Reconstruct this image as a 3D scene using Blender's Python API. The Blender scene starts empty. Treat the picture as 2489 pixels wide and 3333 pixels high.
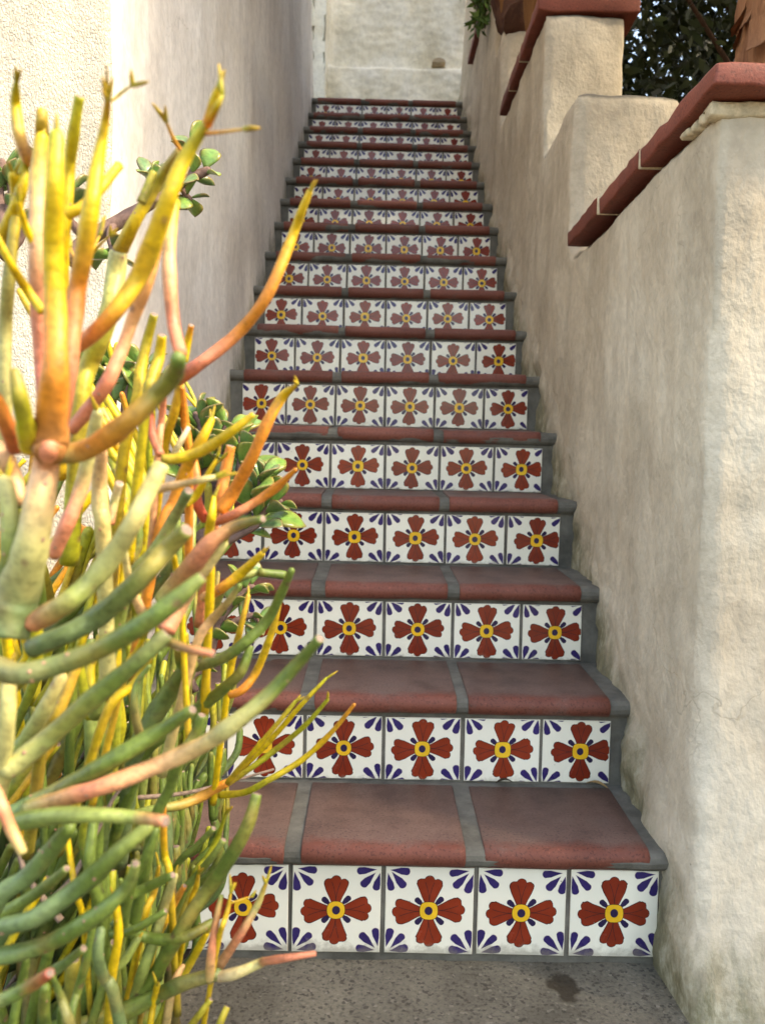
import bpy, bmesh, math, random
from mathutils import Vector, Matrix, noise
import numpy as np
rnd = random.Random(7)
scn = bpy.context.scene
C = scn.collection
rad = math.radians

# ------------------------------------------------------------------ camera
CAM_POS = Vector((-0.03184, 0.0, 0.8255))
PITCH, YAW, ROLL = -0.05242, -0.010913, -0.022271
CM = Matrix.Rotation(YAW, 3, 'Z') @ Matrix.Rotation(PITCH, 3, 'X') @ Matrix.Rotation(ROLL, 3, 'Y')
cam = bpy.data.cameras.new('camera'); camo = bpy.data.objects.new('camera', cam); C.objects.link(camo)
r_, f_, u_ = CM.col[0], CM.col[1], CM.col[2]
m4 = Matrix((( r_[0], u_[0], -f_[0], CAM_POS[0]), (r_[1], u_[1], -f_[1], CAM_POS[1]), (r_[2], u_[2], -f_[2], CAM_POS[2]), (0, 0, 0, 1)))
camo.matrix_world = m4
cam.sensor_fit = 'AUTO'; cam.sensor_width = 36; cam.lens = 2838.5 / 3333 * 36
cam.clip_start = 0.02; cam.clip_end = 400
cam.dof.use_dof = True; cam.dof.focus_distance = 1.25; cam.dof.aperture_fstop = 9.5
scn.camera = camo

# ------------------------------------------------------------------ light
SUN_EL, SUN_AZ = rad(46), rad(-19)          # azimuth measured from +X towards -Y
sun_dir = Vector((math.cos(SUN_EL) * math.cos(SUN_AZ), math.cos(SUN_EL) * math.sin(SUN_AZ), math.sin(SUN_EL)))
w = bpy.data.worlds.new('World'); scn.world = w; w.use_nodes = True
nt = w.node_tree; nt.nodes.clear()
sky = nt.nodes.new('ShaderNodeTexSky'); sky.sky_type = 'NISHITA'; sky.sun_disc = False
sky.sun_elevation = SUN_EL
sky.sun_rotation = math.atan2(sun_dir.x, sun_dir.y)
sky.air_density = 1.0; sky.dust_density = 2.0; sky.ozone_density = 1.0
bg = nt.nodes.new('ShaderNodeBackground'); bg.inputs['Strength'].default_value = 0.15
wo = nt.nodes.new('ShaderNodeOutputWorld')
nt.links.new(sky.outputs[0], bg.inputs[0]); nt.links.new(bg.outputs[0], wo.inputs[0])
sl = bpy.data.lights.new('sun', 'SUN'); sl.energy = 1.5; sl.angle = rad(10); sl.color = (1.0, 0.93, 0.82)
so = bpy.data.objects.new('sun', sl); C.objects.link(so)
so.rotation_euler = (-sun_dir).to_track_quat('-Z', 'Y').to_euler(); so.location = sun_dir * 20
scn.view_settings.view_transform = 'Standard'; scn.view_settings.look = 'None'
scn.view_settings.gamma = 1.0; scn.view_settings.use_curve_mapping = False
scn.view_settings.exposure = 2.45
scn.view_settings.use_white_balance = True; scn.view_settings.white_balance_temperature = 8100; scn.view_settings.white_balance_tint = 8
scn.render.engine = 'CYCLES'
scn.cycles.max_bounces = 10; scn.cycles.diffuse_bounces = 6

# ------------------------------------------------------------------ helpers
def tag(o, label=None, cat=None, group=None, kind=None):
    if label: o['label'] = label
    if cat: o['category'] = cat
    if group: o['group'] = group
    if kind: o['kind'] = kind
    return o
def empty(name, loc=(0, 0, 0)):
    o = bpy.data.objects.new(name, None); C.objects.link(o); o.location = loc; o.empty_display_size = .05
    return o
def link(name, me, parent=None, loc=(0, 0, 0)):
    o = bpy.data.objects.new(name, me); C.objects.link(o); o.location = loc
    if parent is not None:
        o.parent = parent
        o.matrix_parent_inverse = Matrix.Translation(-Vector(parent.location)) if parent.parent is None else Matrix.Identity(4)
    return o
def mesh(name, vs, fs, mats=None, mi=None, smooth=False, cols=None):
    me = bpy.data.meshes.new(name); me.from_pydata([tuple(v) for v in vs], [], fs)
    for m in (mats or []): me.materials.append(m)
    if mi is not None: me.polygons.foreach_set('material_index', mi)
    if smooth: me.polygons.foreach_set('use_smooth', [True] * len(me.polygons))
    if cols is not None:
        a = me.color_attributes.new('col', 'FLOAT_COLOR', 'POINT')
        a.data.foreach_set('color', np.array([(c[0], c[1], c[2], 1.0) for c in cols], dtype=np.float32).ravel())
    me.update(); return me
def N(nt, t, **kw):
    n = nt.nodes.new(t)
    for k, v in kw.items():
        if k in n.inputs: n.inputs[k].default_value = v
        else: setattr(n, k, v)
    return n
def newmat(name, rough=.8, spec=.3):
    m = bpy.data.materials.new(name); m.use_nodes = True; nt = m.node_tree
    b = nt.nodes['Principled BSDF']; b.inputs['Roughness'].default_value = rough
    b.inputs['Specular IOR Level'].default_value = spec
    return m, nt, b
def ramp(nt, stops):
    r = nt.nodes.new('ShaderNodeValToRGB'); e = r.color_ramp.elements
    while len(e) < len(stops): e.new(.5)
    for i, (p, c) in enumerate(stops):
        e[i].position = p; e[i].color = (*c, 1) if len(c) == 3 else c
    return r
def g(v): return (v, v, v)
def tex(nt, kind, scale, coord, vec_scale=None, **kw):
    t = nt.nodes.new(kind); t.inputs['Scale'].default_value = scale
    for k, v in kw.items():
        if k in t.inputs: t.inputs[k].default_value = v
        else: setattr(t, k, v)
    if vec_scale:
        mp = nt.nodes.new('ShaderNodeMapping'); mp.inputs['Scale'].default_value = vec_scale
        nt.links.new(coord, mp.inputs[0]); nt.links.new(mp.outputs[0], t.inputs['Vector'])
    else: nt.links.new(coord, t.inputs['Vector'])
    return t
def mix(nt, fac, a, b, mode='MIX'):
    m = nt.nodes.new('ShaderNodeMix'); m.data_type = 'RGBA'; m.blend_type = mode
    for s, v in ((0, fac), (6, a), (7, b)):
        if hasattr(v, 'is_linked') or isinstance(v, bpy.types.NodeSocket): nt.links.new(v, m.inputs[s])
        else: m.inputs[s].default_value = (*v, 1) if isinstance(v, tuple) and len(v) == 3 else v
    return m.outputs[2]
def mth(nt, op, a, b=None, clamp=False):
    m = nt.nodes.new('ShaderNodeMath'); m.operation = op; m.use_clamp = clamp
    for i, v in enumerate((a, b)):
        if v is None: continue
        if isinstance(v, bpy.types.NodeSocket): nt.links.new(v, m.inputs[i])
        else: m.inputs[i].default_value = v
    return m.outputs[0]
def bump(nt, h, strength, dist, normal=None):
    b = nt.nodes.new('ShaderNodeBump'); b.inputs['Strength'].default_value = strength; b.inputs['Distance'].default_value = dist
    nt.links.new(h, b.inputs['Height'])
    if normal is not None: nt.links.new(normal, b.inputs['Normal'])
    return b.outputs[0]
def fbm(x, y, z, s, oc=3):
    return noise.fractal(Vector((x * s, y * s, z * s)), 1.0, 2.0, oc)

# stair geometry, measured: riser k stands at Y0 + k*RUN, its tread k-1 top at z = k*RISE
Y0, RUN, RISE, HV = 1.46982, 0.273413, 0.190579, 0.12868
NS = 17
DZ = [0.0, -.001, .000, .001, -.002, .001, -.003, -.001, .003, .009, .002, -.001, -.001, -.006, -.010, -.012, .000]
def zt(k): return k * RISE + (DZ[k] if 0 <= k < NS else 0)      # tread top in front of riser k
GZ = -.031                                                       # pavement

# ------------------------------------------------------------------ materials
def stucco(name, base, dark, light, fine=55, fine_amt=.5, streak=.5, moss=False, gritty=False, top_stain=False):
    m, nt, b = newmat(name, .92, .2)
    tc = N(nt, 'ShaderNodeTexCoord').outputs['Object']
    big = tex(nt, 'ShaderNodeTexNoise', 2.2, tc, Detail=6.0, Roughness=.6)
    st = tex(nt, 'ShaderNodeTexNoise', 7, tc, (1, 1.3, .33), Detail=4.0, Roughness=.55, Distortion=.6)
    sm = tex(nt, 'ShaderNodeTexNoise', 38, tc, Detail=5.0, Roughness=.6)
    r1 = ramp(nt, [(.32, dark), (.52, base), (.72, light)]); nt.links.new(big.outputs[0], r1.inputs[0])
    r2 = ramp(nt, [(.30, g(.70)), (.52, g(1.0)), (.74, g(1.16))]); nt.links.new(st.outputs[0], r2.inputs[0])
    c = mix(nt, streak, r1.outputs[0], r2.outputs[0], 'MULTIPLY')
    r3 = ramp(nt, [(.35, g(.82)), (.6, g(1.06))]); nt.links.new(sm.outputs[0], r3.inputs[0])
    c = mix(nt, .6, c, r3.outputs[0], 'MULTIPLY')
    # scattered dark pits
    v = tex(nt, 'ShaderNodeTexVoronoi', 26, tc, feature='F1')
    vr = ramp(nt, [(.035, g(1.0)), (.06, g(0.0))]); nt.links.new(v.outputs['Distance'], vr.inputs[0])
    sel = ramp(nt, [(.80, g(0)), (.84, g(1))]); nt.links.new(v.outputs['Color'], sel.inputs[0])
    pit = mth(nt, 'MULTIPLY', vr.outputs[0], sel.outputs[0])
    c = mix(nt, mth(nt, 'MULTIPLY', pit, .5), c, (.12, .09, .07))
    # hairline cracks
    dn = tex(nt, 'ShaderNodeTexNoise', 3.5, tc, Detail=5.0)
    vm = nt.nodes.new('ShaderNodeVectorMath'); vm.operation = 'MULTIPLY_ADD'
    nt.links.new(dn.outputs['Color'], vm.inputs[0]); vm.inputs[1].default_value = (.55, .55, .55); nt.links.new(tc, vm.inputs[2])
    cr = nt.nodes.new('ShaderNodeTexVoronoi'); cr.feature = 'DISTANCE_TO_EDGE'; cr.inputs['Scale'].default_value = 1.5
    nt.links.new(vm.outputs[0], cr.inputs['Vector'])
    crr = ramp(nt, [(0.0, g(1.0)), (.004, g(0.0))]); nt.links.new(cr.outputs['Distance'], crr.inputs[0])
    crm = tex(nt, 'ShaderNodeTexNoise', 1.3, tc); crs = ramp(nt, [(.52, g(0)), (.58, g(1))]); nt.links.new(crm.outputs[0], crs.inputs[0])
    crack = mth(nt, 'MULTIPLY', crr.outputs[0], crs.outputs[0])
    c = mix(nt, mth(nt, 'MULTIPLY', crack, .3), c, (.16, .12, .08))
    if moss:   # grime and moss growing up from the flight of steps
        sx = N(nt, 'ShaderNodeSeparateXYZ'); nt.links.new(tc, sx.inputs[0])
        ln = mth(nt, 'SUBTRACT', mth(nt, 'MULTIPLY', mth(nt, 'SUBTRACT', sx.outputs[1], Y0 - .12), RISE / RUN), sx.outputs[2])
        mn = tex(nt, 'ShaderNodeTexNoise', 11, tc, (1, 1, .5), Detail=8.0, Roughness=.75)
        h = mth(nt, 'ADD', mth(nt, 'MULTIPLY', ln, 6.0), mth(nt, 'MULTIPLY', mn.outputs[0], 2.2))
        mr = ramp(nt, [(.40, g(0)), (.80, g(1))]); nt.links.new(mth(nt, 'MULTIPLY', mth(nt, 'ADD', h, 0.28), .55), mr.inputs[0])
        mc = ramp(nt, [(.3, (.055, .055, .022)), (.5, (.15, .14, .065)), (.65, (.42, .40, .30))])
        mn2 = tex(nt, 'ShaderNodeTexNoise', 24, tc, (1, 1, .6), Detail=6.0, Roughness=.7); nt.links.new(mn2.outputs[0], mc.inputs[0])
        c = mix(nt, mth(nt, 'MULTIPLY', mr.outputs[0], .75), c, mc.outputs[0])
    if top_stain:
        sx2 = N(nt, 'ShaderNodeSeparateXYZ'); nt.links.new(tc, sx2.inputs[0])
        tn = tex(nt, 'ShaderNodeTexNoise', 14, tc, Detail=6.0, Roughness=.7)
        gn = N(nt, 'ShaderNodeNewGeometry'); sn = N(nt, 'ShaderNodeSeparateXYZ'); nt.links.new(gn.outputs['Normal'], sn.inputs[0])
        hh = mth(nt, 'ADD', sn.outputs[2], mth(nt, 'MULTIPLY', tn.outputs[0], .6))
        tr = ramp(nt, [(.72, g(0)), (.98, g(1))]); nt.links.new(hh, tr.inputs[0])
        c = mix(nt, mth(nt, 'MULTIPLY', tr.outputs[0], .8), c, (.10, .09, .075))
    nt.links.new(c, b.inputs['Base Color'])
    f1 = tex(nt, 'ShaderNodeTexNoise', fine, tc, (1, 1, .8), Detail=3.0, Roughness=.5)
    f2 = tex(nt, 'ShaderNodeTexNoise', 10, tc, (1, 1, .45), Detail=3.0, Roughness=.5, Distortion=.8)
    n = bump(nt, f2.outputs[0], .45, .014)
    n = bump(nt, f1.outputs[0], fine_amt, .005, n)
    n = bump(nt, mth(nt, 'ADD', crack, pit), -.6, .004, n)
    if gritty:
        gv = tex(nt, 'ShaderNodeTexNoise', 290, tc, (1, 1, .62), Detail=2.0, Roughness=.5, Distortion=.6)
        gr = ramp(nt, [(.38, g(0)), (.62, g(1))]); nt.links.new(gv.outputs[0], gr.inputs[0])
        n = bump(nt, gr.outputs[0], .9, .0022, n)
    nt.links.new(n, b.inputs['Normal'])
    return m
M_right = stucco('cream_stucco', (.57, .49, .375), (.44, .365, .27), (.68, .61, .49), 105, .6, .5, moss=True, top_stain=True)
M_left = stucco('grey_stucco', (.80, .745, .685), (.70, .64, .575), (.86, .82, .77), 80, .4, .38, moss=True)
M_facade = stucco('gritty_stucco', (.66, .58, .46), (.58, .50, .39), (.72, .65, .54), 60, .5, .12, gritty=True)
M_back = stucco('whitewash', (.80, .77, .66), (.60, .54, .40), (.86, .85, .80), 30, .6, .4)

def terracotta(name, a, bcol, worn):
    m, nt, b = newmat(name, .62, .35)
    tc = N(nt, 'ShaderNodeTexCoord').outputs['Object']
    oi = N(nt, 'ShaderNodeObjectInfo')
    va = nt.nodes.new('ShaderNodeVectorMath'); va.operation = 'ADD'
    nt.links.new(tc, va.inputs[0]); cb = N(nt, 'ShaderNodeCombineXYZ')
    nt.links.new(mth(nt, 'MULTIPLY', oi.outputs['Random'], 40), cb.inputs[0]); nt.links.new(cb.outputs[0], va.inputs[1])
    p = va.outputs[0]
    n1 = tex(nt, 'ShaderNodeTexNoise', 7, p, Detail=6.0, Roughness=.65)
    n2 = tex(nt, 'ShaderNodeTexNoise', 210, p, Detail=3.0, Roughness=.6)
    r1 = ramp(nt, [(.3, a), (.7, bcol)]); nt.links.new(n1.outputs[0], r1.inputs[0])
    c = r1.outputs[0]
    if worn:   # foot traffic greys the flat of the tread, the rounded nose stays redder
        sx = N(nt, 'ShaderNodeSeparateXYZ'); nt.links.new(tc, sx.inputs[0])
        wn = tex(nt, 'ShaderNodeTexNoise', 11, p, Detail=7.0, Roughness=.7)
        wy = mth(nt, 'ADD', mth(nt, 'MULTIPLY', sx.outputs[1], 11.0), mth(nt, 'MULTIPLY', wn.outputs[0], 1.1))
        wr = ramp(nt, [(.62, g(0)), (1.0, g(1))]); nt.links.new(wy, wr.inputs[0])
        wc = ramp(nt, [(.3, (.07, .046, .038)), (.50, (.15, .095, .078)), (.75, (.22, .145, .12))]); nt.links.new(wn.outputs[0], wc.inputs[0])
        c = mix(nt, mth(nt, 'MULTIPLY', wr.outputs[0], .85), c, wc.outputs[0])
        dk = tex(nt, 'ShaderNodeTexNoise', 5.5, p, Detail=8.0, Roughness=.75)
        dr = ramp(nt, [(.56, g(0)), (.70, g(1))]); nt.links.new(dk.outputs[0], dr.inputs[0])
        c = mix(nt, mth(nt, 'MULTIPLY', dr.outputs[0], .55), c, (.07, .05, .042))
    sp = ramp(nt, [(.36, g(.55)), (.45, g(1)), (.62, g(1.0)), (.72, g(1.7))]); nt.links.new(n2.outputs[0], sp.inputs[0])
    c = mix(nt, .85, c, sp.outputs[0], 'MULTIPLY')
    hs = N(nt, 'ShaderNodeHueSaturation'); nt.links.new(c, hs.inputs['Color'])
    nt.links.new(mth(nt, 'ADD', mth(nt, 'MULTIPLY', oi.outputs['Random'], .25), .87), hs.inputs['Value'])
    nt.links.new(hs.outputs[0], b.inputs['Base Color'])
    n = bump(nt, n1.outputs[0], .4, .004); n = bump(nt, n2.outputs[0], .5, .0012, n)
    nt.links.new(n, b.inputs['Normal'])
    return m
M_tread = terracotta('terracotta_tread', (.145, .042, .027), (.205, .064, .042), True)
M_cap = terracotta('terracotta_coping', (.15, .036, .022), (.24, .062, .038), False)

def simple(name, col, rough=.8, spec=.3, n=30, amt=.25, bs=.3, bd=.003, vari=0):
    m, nt, b = newmat(name, rough, spec)
    tc = N(nt, 'ShaderNodeTexCoord').outputs['Object']
    t = tex(nt, 'ShaderNodeTexNoise', n, tc, Detail=6.0, Roughness=.65)
    r = ramp(nt, [(.3, tuple(x * (1 - amt) for x in col)), (.7, tuple(min(1, x * (1 + amt)) for x in col))]); nt.links.new(t.outputs[0], r.inputs[0])
    c = r.outputs[0]
    if vari:
        oi = N(nt, 'ShaderNodeObjectInfo'); hs = N(nt, 'ShaderNodeHueSaturation'); nt.links.new(c, hs.inputs['Color'])
        nt.links.new(mth(nt, 'ADD', mth(nt, 'MULTIPLY', oi.outputs['Random'], vari), 1 - vari / 2), hs.inputs['Value']); c = hs.outputs[0]
    nt.links.new(c, b.inputs['Base Color'])
    nt.links.new(bump(nt, t.outputs[0], bs, bd), b.inputs['Normal'])
    return m
M_grout = simple('grey_mortar', (.125, .118, .10), .9, .2, 16, .42, .8, .006)
M_joint = simple('pale_mortar_joint', (.55, .46, .32), .9, .2, 60, .3, .6, .004)
def glaze(name, c1, c2, rough=.16):
    m, nt, b = newmat(name, rough, .33)
    oi = N(nt, 'ShaderNodeObjectInfo')
    tc = N(nt, 'ShaderNodeTexCoord').outputs['Object']
    t = tex(nt, 'ShaderNodeTexNoise', 30, tc, Detail=3.0)
    cg = mix(nt, mth(nt, 'ADD', mth(nt, 'MULTIPLY', oi.outputs['Random'], .7), mth(nt, 'MULTIPLY', t.outputs[0], .4)), c1, c2)
    va = nt.nodes.new('ShaderNodeVectorMath'); va.operation = 'ADD'; nt.links.new(tc, va.inputs[0]); cb = N(nt, 'ShaderNodeCombineXYZ')
    nt.links.new(mth(nt, 'MULTIPLY', oi.outputs['Random'], 30), cb.inputs[1]); nt.links.new(cb.outputs[0], va.inputs[1])
    br = tex(nt, 'ShaderNodeTexNoise', 24, va.outputs[0], Detail=4.0, Roughness=.6); brr = ramp(nt, [(.35, g(.80)), (.55, g(1.0)), (.72, g(1.18))]); nt.links.new(br.outputs[0], brr.inputs[0])
    cg = mix(nt, .7 if 'white' not in name else .12, cg, brr.outputs[0], 'MULTIPLY')
    dv = tex(nt, 'ShaderNodeTexVoronoi', 60, va.outputs[0]); dvr = ramp(nt, [(.05, g(1)), (.10, g(0))]); nt.links.new(dv.outputs['Distance'], dvr.inputs[0])
    dh = N(nt, 'ShaderNodeSeparateColor'); nt.links.new(dv.outputs['Color'], dh.inputs[0]); dr = ramp(nt, [(.93, g(0)), (.95, g(1))]); nt.links.new(dh.outputs[0], dr.inputs[0])
    cg = mix(nt, mth(nt, 'MULTIPLY', mth(nt, 'MULTIPLY', dvr.outputs[0], dr.outputs[0]), .7), cg, (.16, .13, .10))
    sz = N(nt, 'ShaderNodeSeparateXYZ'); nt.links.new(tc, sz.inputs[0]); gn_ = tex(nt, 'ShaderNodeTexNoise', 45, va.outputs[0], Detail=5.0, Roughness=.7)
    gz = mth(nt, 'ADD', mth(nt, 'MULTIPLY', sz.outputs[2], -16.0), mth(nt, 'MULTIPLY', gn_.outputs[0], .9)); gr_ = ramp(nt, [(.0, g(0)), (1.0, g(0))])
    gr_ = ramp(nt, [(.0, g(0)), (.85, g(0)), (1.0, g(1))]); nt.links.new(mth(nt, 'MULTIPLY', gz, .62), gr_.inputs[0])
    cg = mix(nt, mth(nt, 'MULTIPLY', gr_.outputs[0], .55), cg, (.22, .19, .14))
    nt.links.new(cg, b.inputs['Base Color'])
    n3 = tex(nt, 'ShaderNodeTexNoise', 14, tc, Detail=2.0)
    nt.links.new(bump(nt, n3.outputs[0], .12, .004), b.inputs['Normal'])
    r = ramp(nt, [(.4, g(rough * .8)), (.7, g(rough * 1.9))]); n4 = tex(nt, 'ShaderNodeTexNoise', 9, tc, Detail=6.0)
    nt.links.new(n4.outputs[0], r.inputs[0]); nt.links.new(r.outputs[0], b.inputs['Roughness'])
    return m
M_white = glaze('white_glaze', (.78, .75, .63), (.83, .80, .69))
M_red = glaze('red_glaze', (.165, .018, .009), (.28, .038, .015))
M_line = glaze('brown_outline_glaze', (.07, .018, .014), (.09, .025, .018))
M_blue = glaze('cobalt_glaze', (.026, .017, .095), (.042, .028, .135))
M_navy = glaze('navy_glaze', (.022, .016, .05), (.03, .02, .07))
M_yel = glaze('yellow_glaze', (.78, .42, .02), (.85, .52, .04))
M_halo = glaze('halo_glaze', (.52, .42, .40), (.56, .46, .42))
M_biscuit = simple('tile_biscuit', (.42, .25, .17), .9)

# ------------------------------------------------------------------ painted riser tiles
def petal_pts(L=.81, Wd=.27, dy=0):
    pts = [(-.08, .16), (-.15, .32), (-.215, .46), (-.265, .58)]
    for a in range(196, 52, -24): pts.append((-.168 + .100 * math.cos(rad(a)), .635 + .100 * math.sin(rad(a))))
    for a in range(158, 20, -23): pts.append((.112 * math.cos(rad(a)), .695 + .112 * math.sin(rad(a))))
    for a in range(128, -18, -24): pts.append((.168 + .100 * math.cos(rad(a)), .635 + .100 * math.sin(rad(a))))
    pts += [(.265, .58), (.215, .46), (.15, .32), (.08, .16)]
    return pts
def stroke(pts, wd):
    a, b2 = [], []
    for i, p in enumerate(pts):
        q = pts[min(i + 1, len(pts) - 1)]; o = pts[max(i - 1, 0)]
        dx, dy = q[0] - o[0], q[1] - o[1]; l = math.hypot(dx, dy) or 1
        a.append((p[0] - dy / l * wd, p[1] + dx / l * wd)); b2.append((p[0] + dy / l * wd, p[1] - dx / l * wd))
    return a + b2[::-1]
def drop(x0, y0, x1, y1, r):
    d = math.atan2(y1 - y0, x1 - x0); L = math.hypot(x1 - x0, y1 - y0); out = [(0, 0), (L * .35, -r * .42), (L * .7, -r * .9)]
    for a in range(-75, 76, 25): out.append((L + r * .9 * math.cos(rad(a)), r * math.sin(rad(a))))
    out += [(L * .7, r * .9), (L * .35, r * .42)]
    return [(x0 + p[0] * math.cos(d) - p[1] * math.sin(d), y0 + p[0] * math.sin(d) + p[1] * math.cos(d)) for p in out]
def circ(cx, cy, rx, ry=None, n=20, sq=2.0):
    ry = ry or rx; o = []
    for i in range(n):
        a = 2 * math.pi * i / n; c, s = math.cos(a), math.sin(a)
        o.append((cx + rx * math.copysign(abs(c) ** (2 / sq), c), cy + ry * math.copysign(abs(s) ** (2 / sq), s)))
    return o
def rot(pts, a, s=1, off=(0, 0)):
    c, si = math.cos(a), math.sin(a)
    return [((p[0] * c - p[1] * si) * s + off[0], (p[0] * si + p[1] * c) * s + off[1]) for p in pts]
def design(seed):
    R = random.Random(seed); j = lambda a: R.uniform(-a, a); out = []   # (material, layer, polygon)
    cx, cy = j(.02), j(.02)
    for q in range(4):
        a = q * math.pi / 2 + j(.05) + (0.05 if q % 2 else 0); s = 1 + j(.03); off = (cx + j(.01), cy + j(.01))
        P = petal_pts()
        P = [(p[0] * (1 + j(.04)) , p[1]) for p in P]
        mid = (0, .48)
        big = [(mid[0] + (p[0] - mid[0]) * 1.085, mid[1] + (p[1] - mid[1]) * 1.045) for p in P]
        out.append((2, 1, rot(big, a, s, off))); out.append((1, 2, rot(P, a, s, off)))
        for sg in (-1, 1):
            ln = [(0.0, .20), (.012 * sg, .36), (.05 * sg, .52), (.10 * sg, .665)]
            out.append((2, 3, rot(stroke(ln, .0075), a, s, off)))
        a2 = a + math.pi / 4
        out.append((4, 1, rot(drop(.12, 0, .375 + j(.02), 0, .068), a2, 1, (cx, cy))))
    rr = .205 + j(.008); sq = R.choice([2.3, 2.8, 3.2])
    out.append((2, 3, circ(cx, cy, rr + .013, n=24, sq=sq))); out.append((5, 4, circ(cx, cy, rr, n=24, sq=sq)))
    out.append((4, 5, circ(cx + j(.01), cy + j(.01), .095 + j(.006), .10, n=18)))
    for sx in (-1, 1):
        for sy in (-1, 1):
            for (x0, y0, x1, y1, r) in ((.89, .94, .53, .885, .088), (.875, .87, .60, .61, .090), (.96, .85, .885, .51, .088)):
                jj = lambda v: v + j(.018)
                d = drop(jj(x0), jj(y0), jj(x1), jj(y1), r * (1 + j(.08)))
                d = [(min(p[0], .985), min(p[1], .985)) for p in d]
                mx = sum(p[0] for p in d) / len(d); my = sum(p[1] for p in d) / len(d)
                hal = [(min(mx + (p[0] - mx) * 1.06, .99), min(my + (p[1] - my) * 1.06, .99)) for p in d]
                out.append((6, 1, [(sx * p[0], sy * p[1]) for p in hal]))
                out.append((3, 2, [(sx * p[0], sy * p[1]) for p in d]))
    return out
def clip(poly, x0, x1, z0, z1):
    for ax, lim, sg in ((0, x0, 1), (0, x1, -1), (1, z0, 1), (1, z1, -1)):
        res = []
        for i in range(len(poly)):
            a, b = poly[i - 1], poly[i]; ia = sg * (a[ax] - lim) >= 0; ib = sg * (b[ax] - lim) >= 0
            if ia != ib:
                t = (lim - a[ax]) / (b[ax] - a[ax]); res.append((a[0] + (b[0] - a[0]) * t, a[1] + (b[1] - a[1]) * t))
            if ib: res.append(b)
        poly = res
        if len(poly) < 3: return []
    return poly
TS = .0762
DESIGNS = [design(s) for s in range(6)]
TM = {}
def tile_mesh(d, x0, x1, z0, z1):
    key = (d, round(x0, 4), round(x1, 4), round(z0, 4), round(z1, 4))
    if key in TM: return TM[key]
    X0, X1, Z0, Z1 = x0 * TS, x1 * TS, z0 * TS, z1 * TS; e = .0012; T = .008
    vs = [(X0, T, Z0), (X1, T, Z0), (X1, T, Z1), (X0, T, Z1), (X0, e, Z0), (X1, e, Z0), (X1, e, Z1), (X0, e, Z1),
          (X0 + e, 0, Z0 + e), (X1 - e, 0, Z0 + e), (X1 - e, 0, Z1 - e), (X0 + e, 0, Z1 - e)]
    fs = [(3, 2, 1, 0), (8, 9, 10, 11)]; mi = [7, 0]
    for i in range(4):
        j2 = (i + 1) % 4; fs += [(i, j2, j2 + 4, i + 4), (i + 4, j2 + 4, j2 + 8, i + 8)]; mi += [7, 0]
    for (m_, layer, poly) in DESIGNS[d]:
        p = clip(poly, x0 + .016, x1 - .016, z0 + .016, z1 - .016)
        if not p: continue
        ar = sum(p[i - 1][0] * p[i][1] - p[i][0] * p[i - 1][1] for i in range(len(p)))
        if ar < 0: p = p[::-1]
        b = len(vs); vs += [(q[0] * TS, -layer * .00022, q[1] * TS) for q in p]
        fs.append(tuple(range(b, b + len(p)))); mi.append(m_)
    TM[key] = mesh('riser_tile', vs, fs, [M_white, M_red, M_line, M_blue, M_navy, M_yel, M_halo, M_biscuit], mi)
    return TM[key]

stair = empty('staircase', (0, Y0, GZ))
tag(stair, 'flight of terracotta steps with painted flower tiles on every riser', 'staircase')
for k in range(NS):
    y = Y0 + k * RUN
    zb = zt(k)
    full = (k == 0)
    hgt = 2 * TS if full else HV
    zc = zb + (TS if full else HV / 2 + rnd.uniform(-.002, .002))
    zlim = 1.0 if full else HV / 2 / TS
    if full: zc = zb - .0125 + TS - .004
    cut = .482 if full else .463
    for i in range(-4, 4):
        xc = (i + .5) * .16 + rnd.uniform(-.0008, .0008)
        x0, x1 = -1.0, 1.0
        if xc - TS < -cut: x0 = (-cut - xc) / TS
        if xc + TS > cut: x1 = (cut - xc) / TS
        x0, x1 = max(x0, -1), min(x1, 1)
        if x1 - x0 < .12: continue
        # tiles on the upper risers sit a touch lower in their beds, as cut
        me = tile_mesh(rnd.randrange(6), round(x0, 1) if x0 > -1 else -1.0, round(x1, 1) if x1 < 1 else 1.0, -zlim, zlim)
        o = link('riser_tile', me, stair)
        o.location = (xc, y + rnd.uniform(-.0008, .0008), zc)
        o.rotation_euler = (rnd.uniform(-.016, .016), rnd.uniform(-.008, .008), rnd.uniform(-.014, .014))
# bullnose tread tiles
def bull_profile(depth, r, grow=0.0):
    pts = [(depth, 0.0 + grow)]
    for a in range(90, 271, 18):
        pts.append((r - (r + grow) * math.cos(rad(a - 90 - 90 + 90)) if False else r + (r + grow) * math.cos(rad(a)), -r + (r + grow) * math.sin(rad(a))))
    pts.append((depth, -2 * r - grow))
    return pts
R_N = .0195
def tread_mesh(wd, seed):
    R = random.Random(seed); pr = bull_profile(.268, R_N); n = len(pr); xs = [-wd / 2, -wd / 2 + .002] + [-wd / 2 + wd * t / 10 for t in range(1, 10)] + [wd / 2 - .002, wd / 2]
    vs = []
    for ix, x in enumerate(xs):
        ins = .0018 if ix in (0, len(xs) - 1) else 0
        for (py, pz) in pr:
            d = .0012 * fbm(x + seed * 3.1, py, pz, 9) 
            vs.append((x, py + (ins if py < .02 else 0) + d, pz - (ins if pz > -.01 else -ins) + d * .8))
    fs = []
    for i in range(len(xs) - 1):
        for j in range(n - 1): fs.append((i * n + j, i * n + j + 1, (i + 1) * n + j + 1, (i + 1) * n + j))
        fs.append((i * n + n - 1, i * n, (i + 1) * n, (i + 1) * n + n - 1))
    fs.append(tuple(range(n))[::-1]); fs.append(tuple((len(xs) - 1) * n + j for j in range(n)))
    me = mesh('tread_tile', vs, fs, [M_tread], smooth=True)
    return me
tms = [tread_mesh(.284, s) for s in range(5)]
PROT = .018
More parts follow.
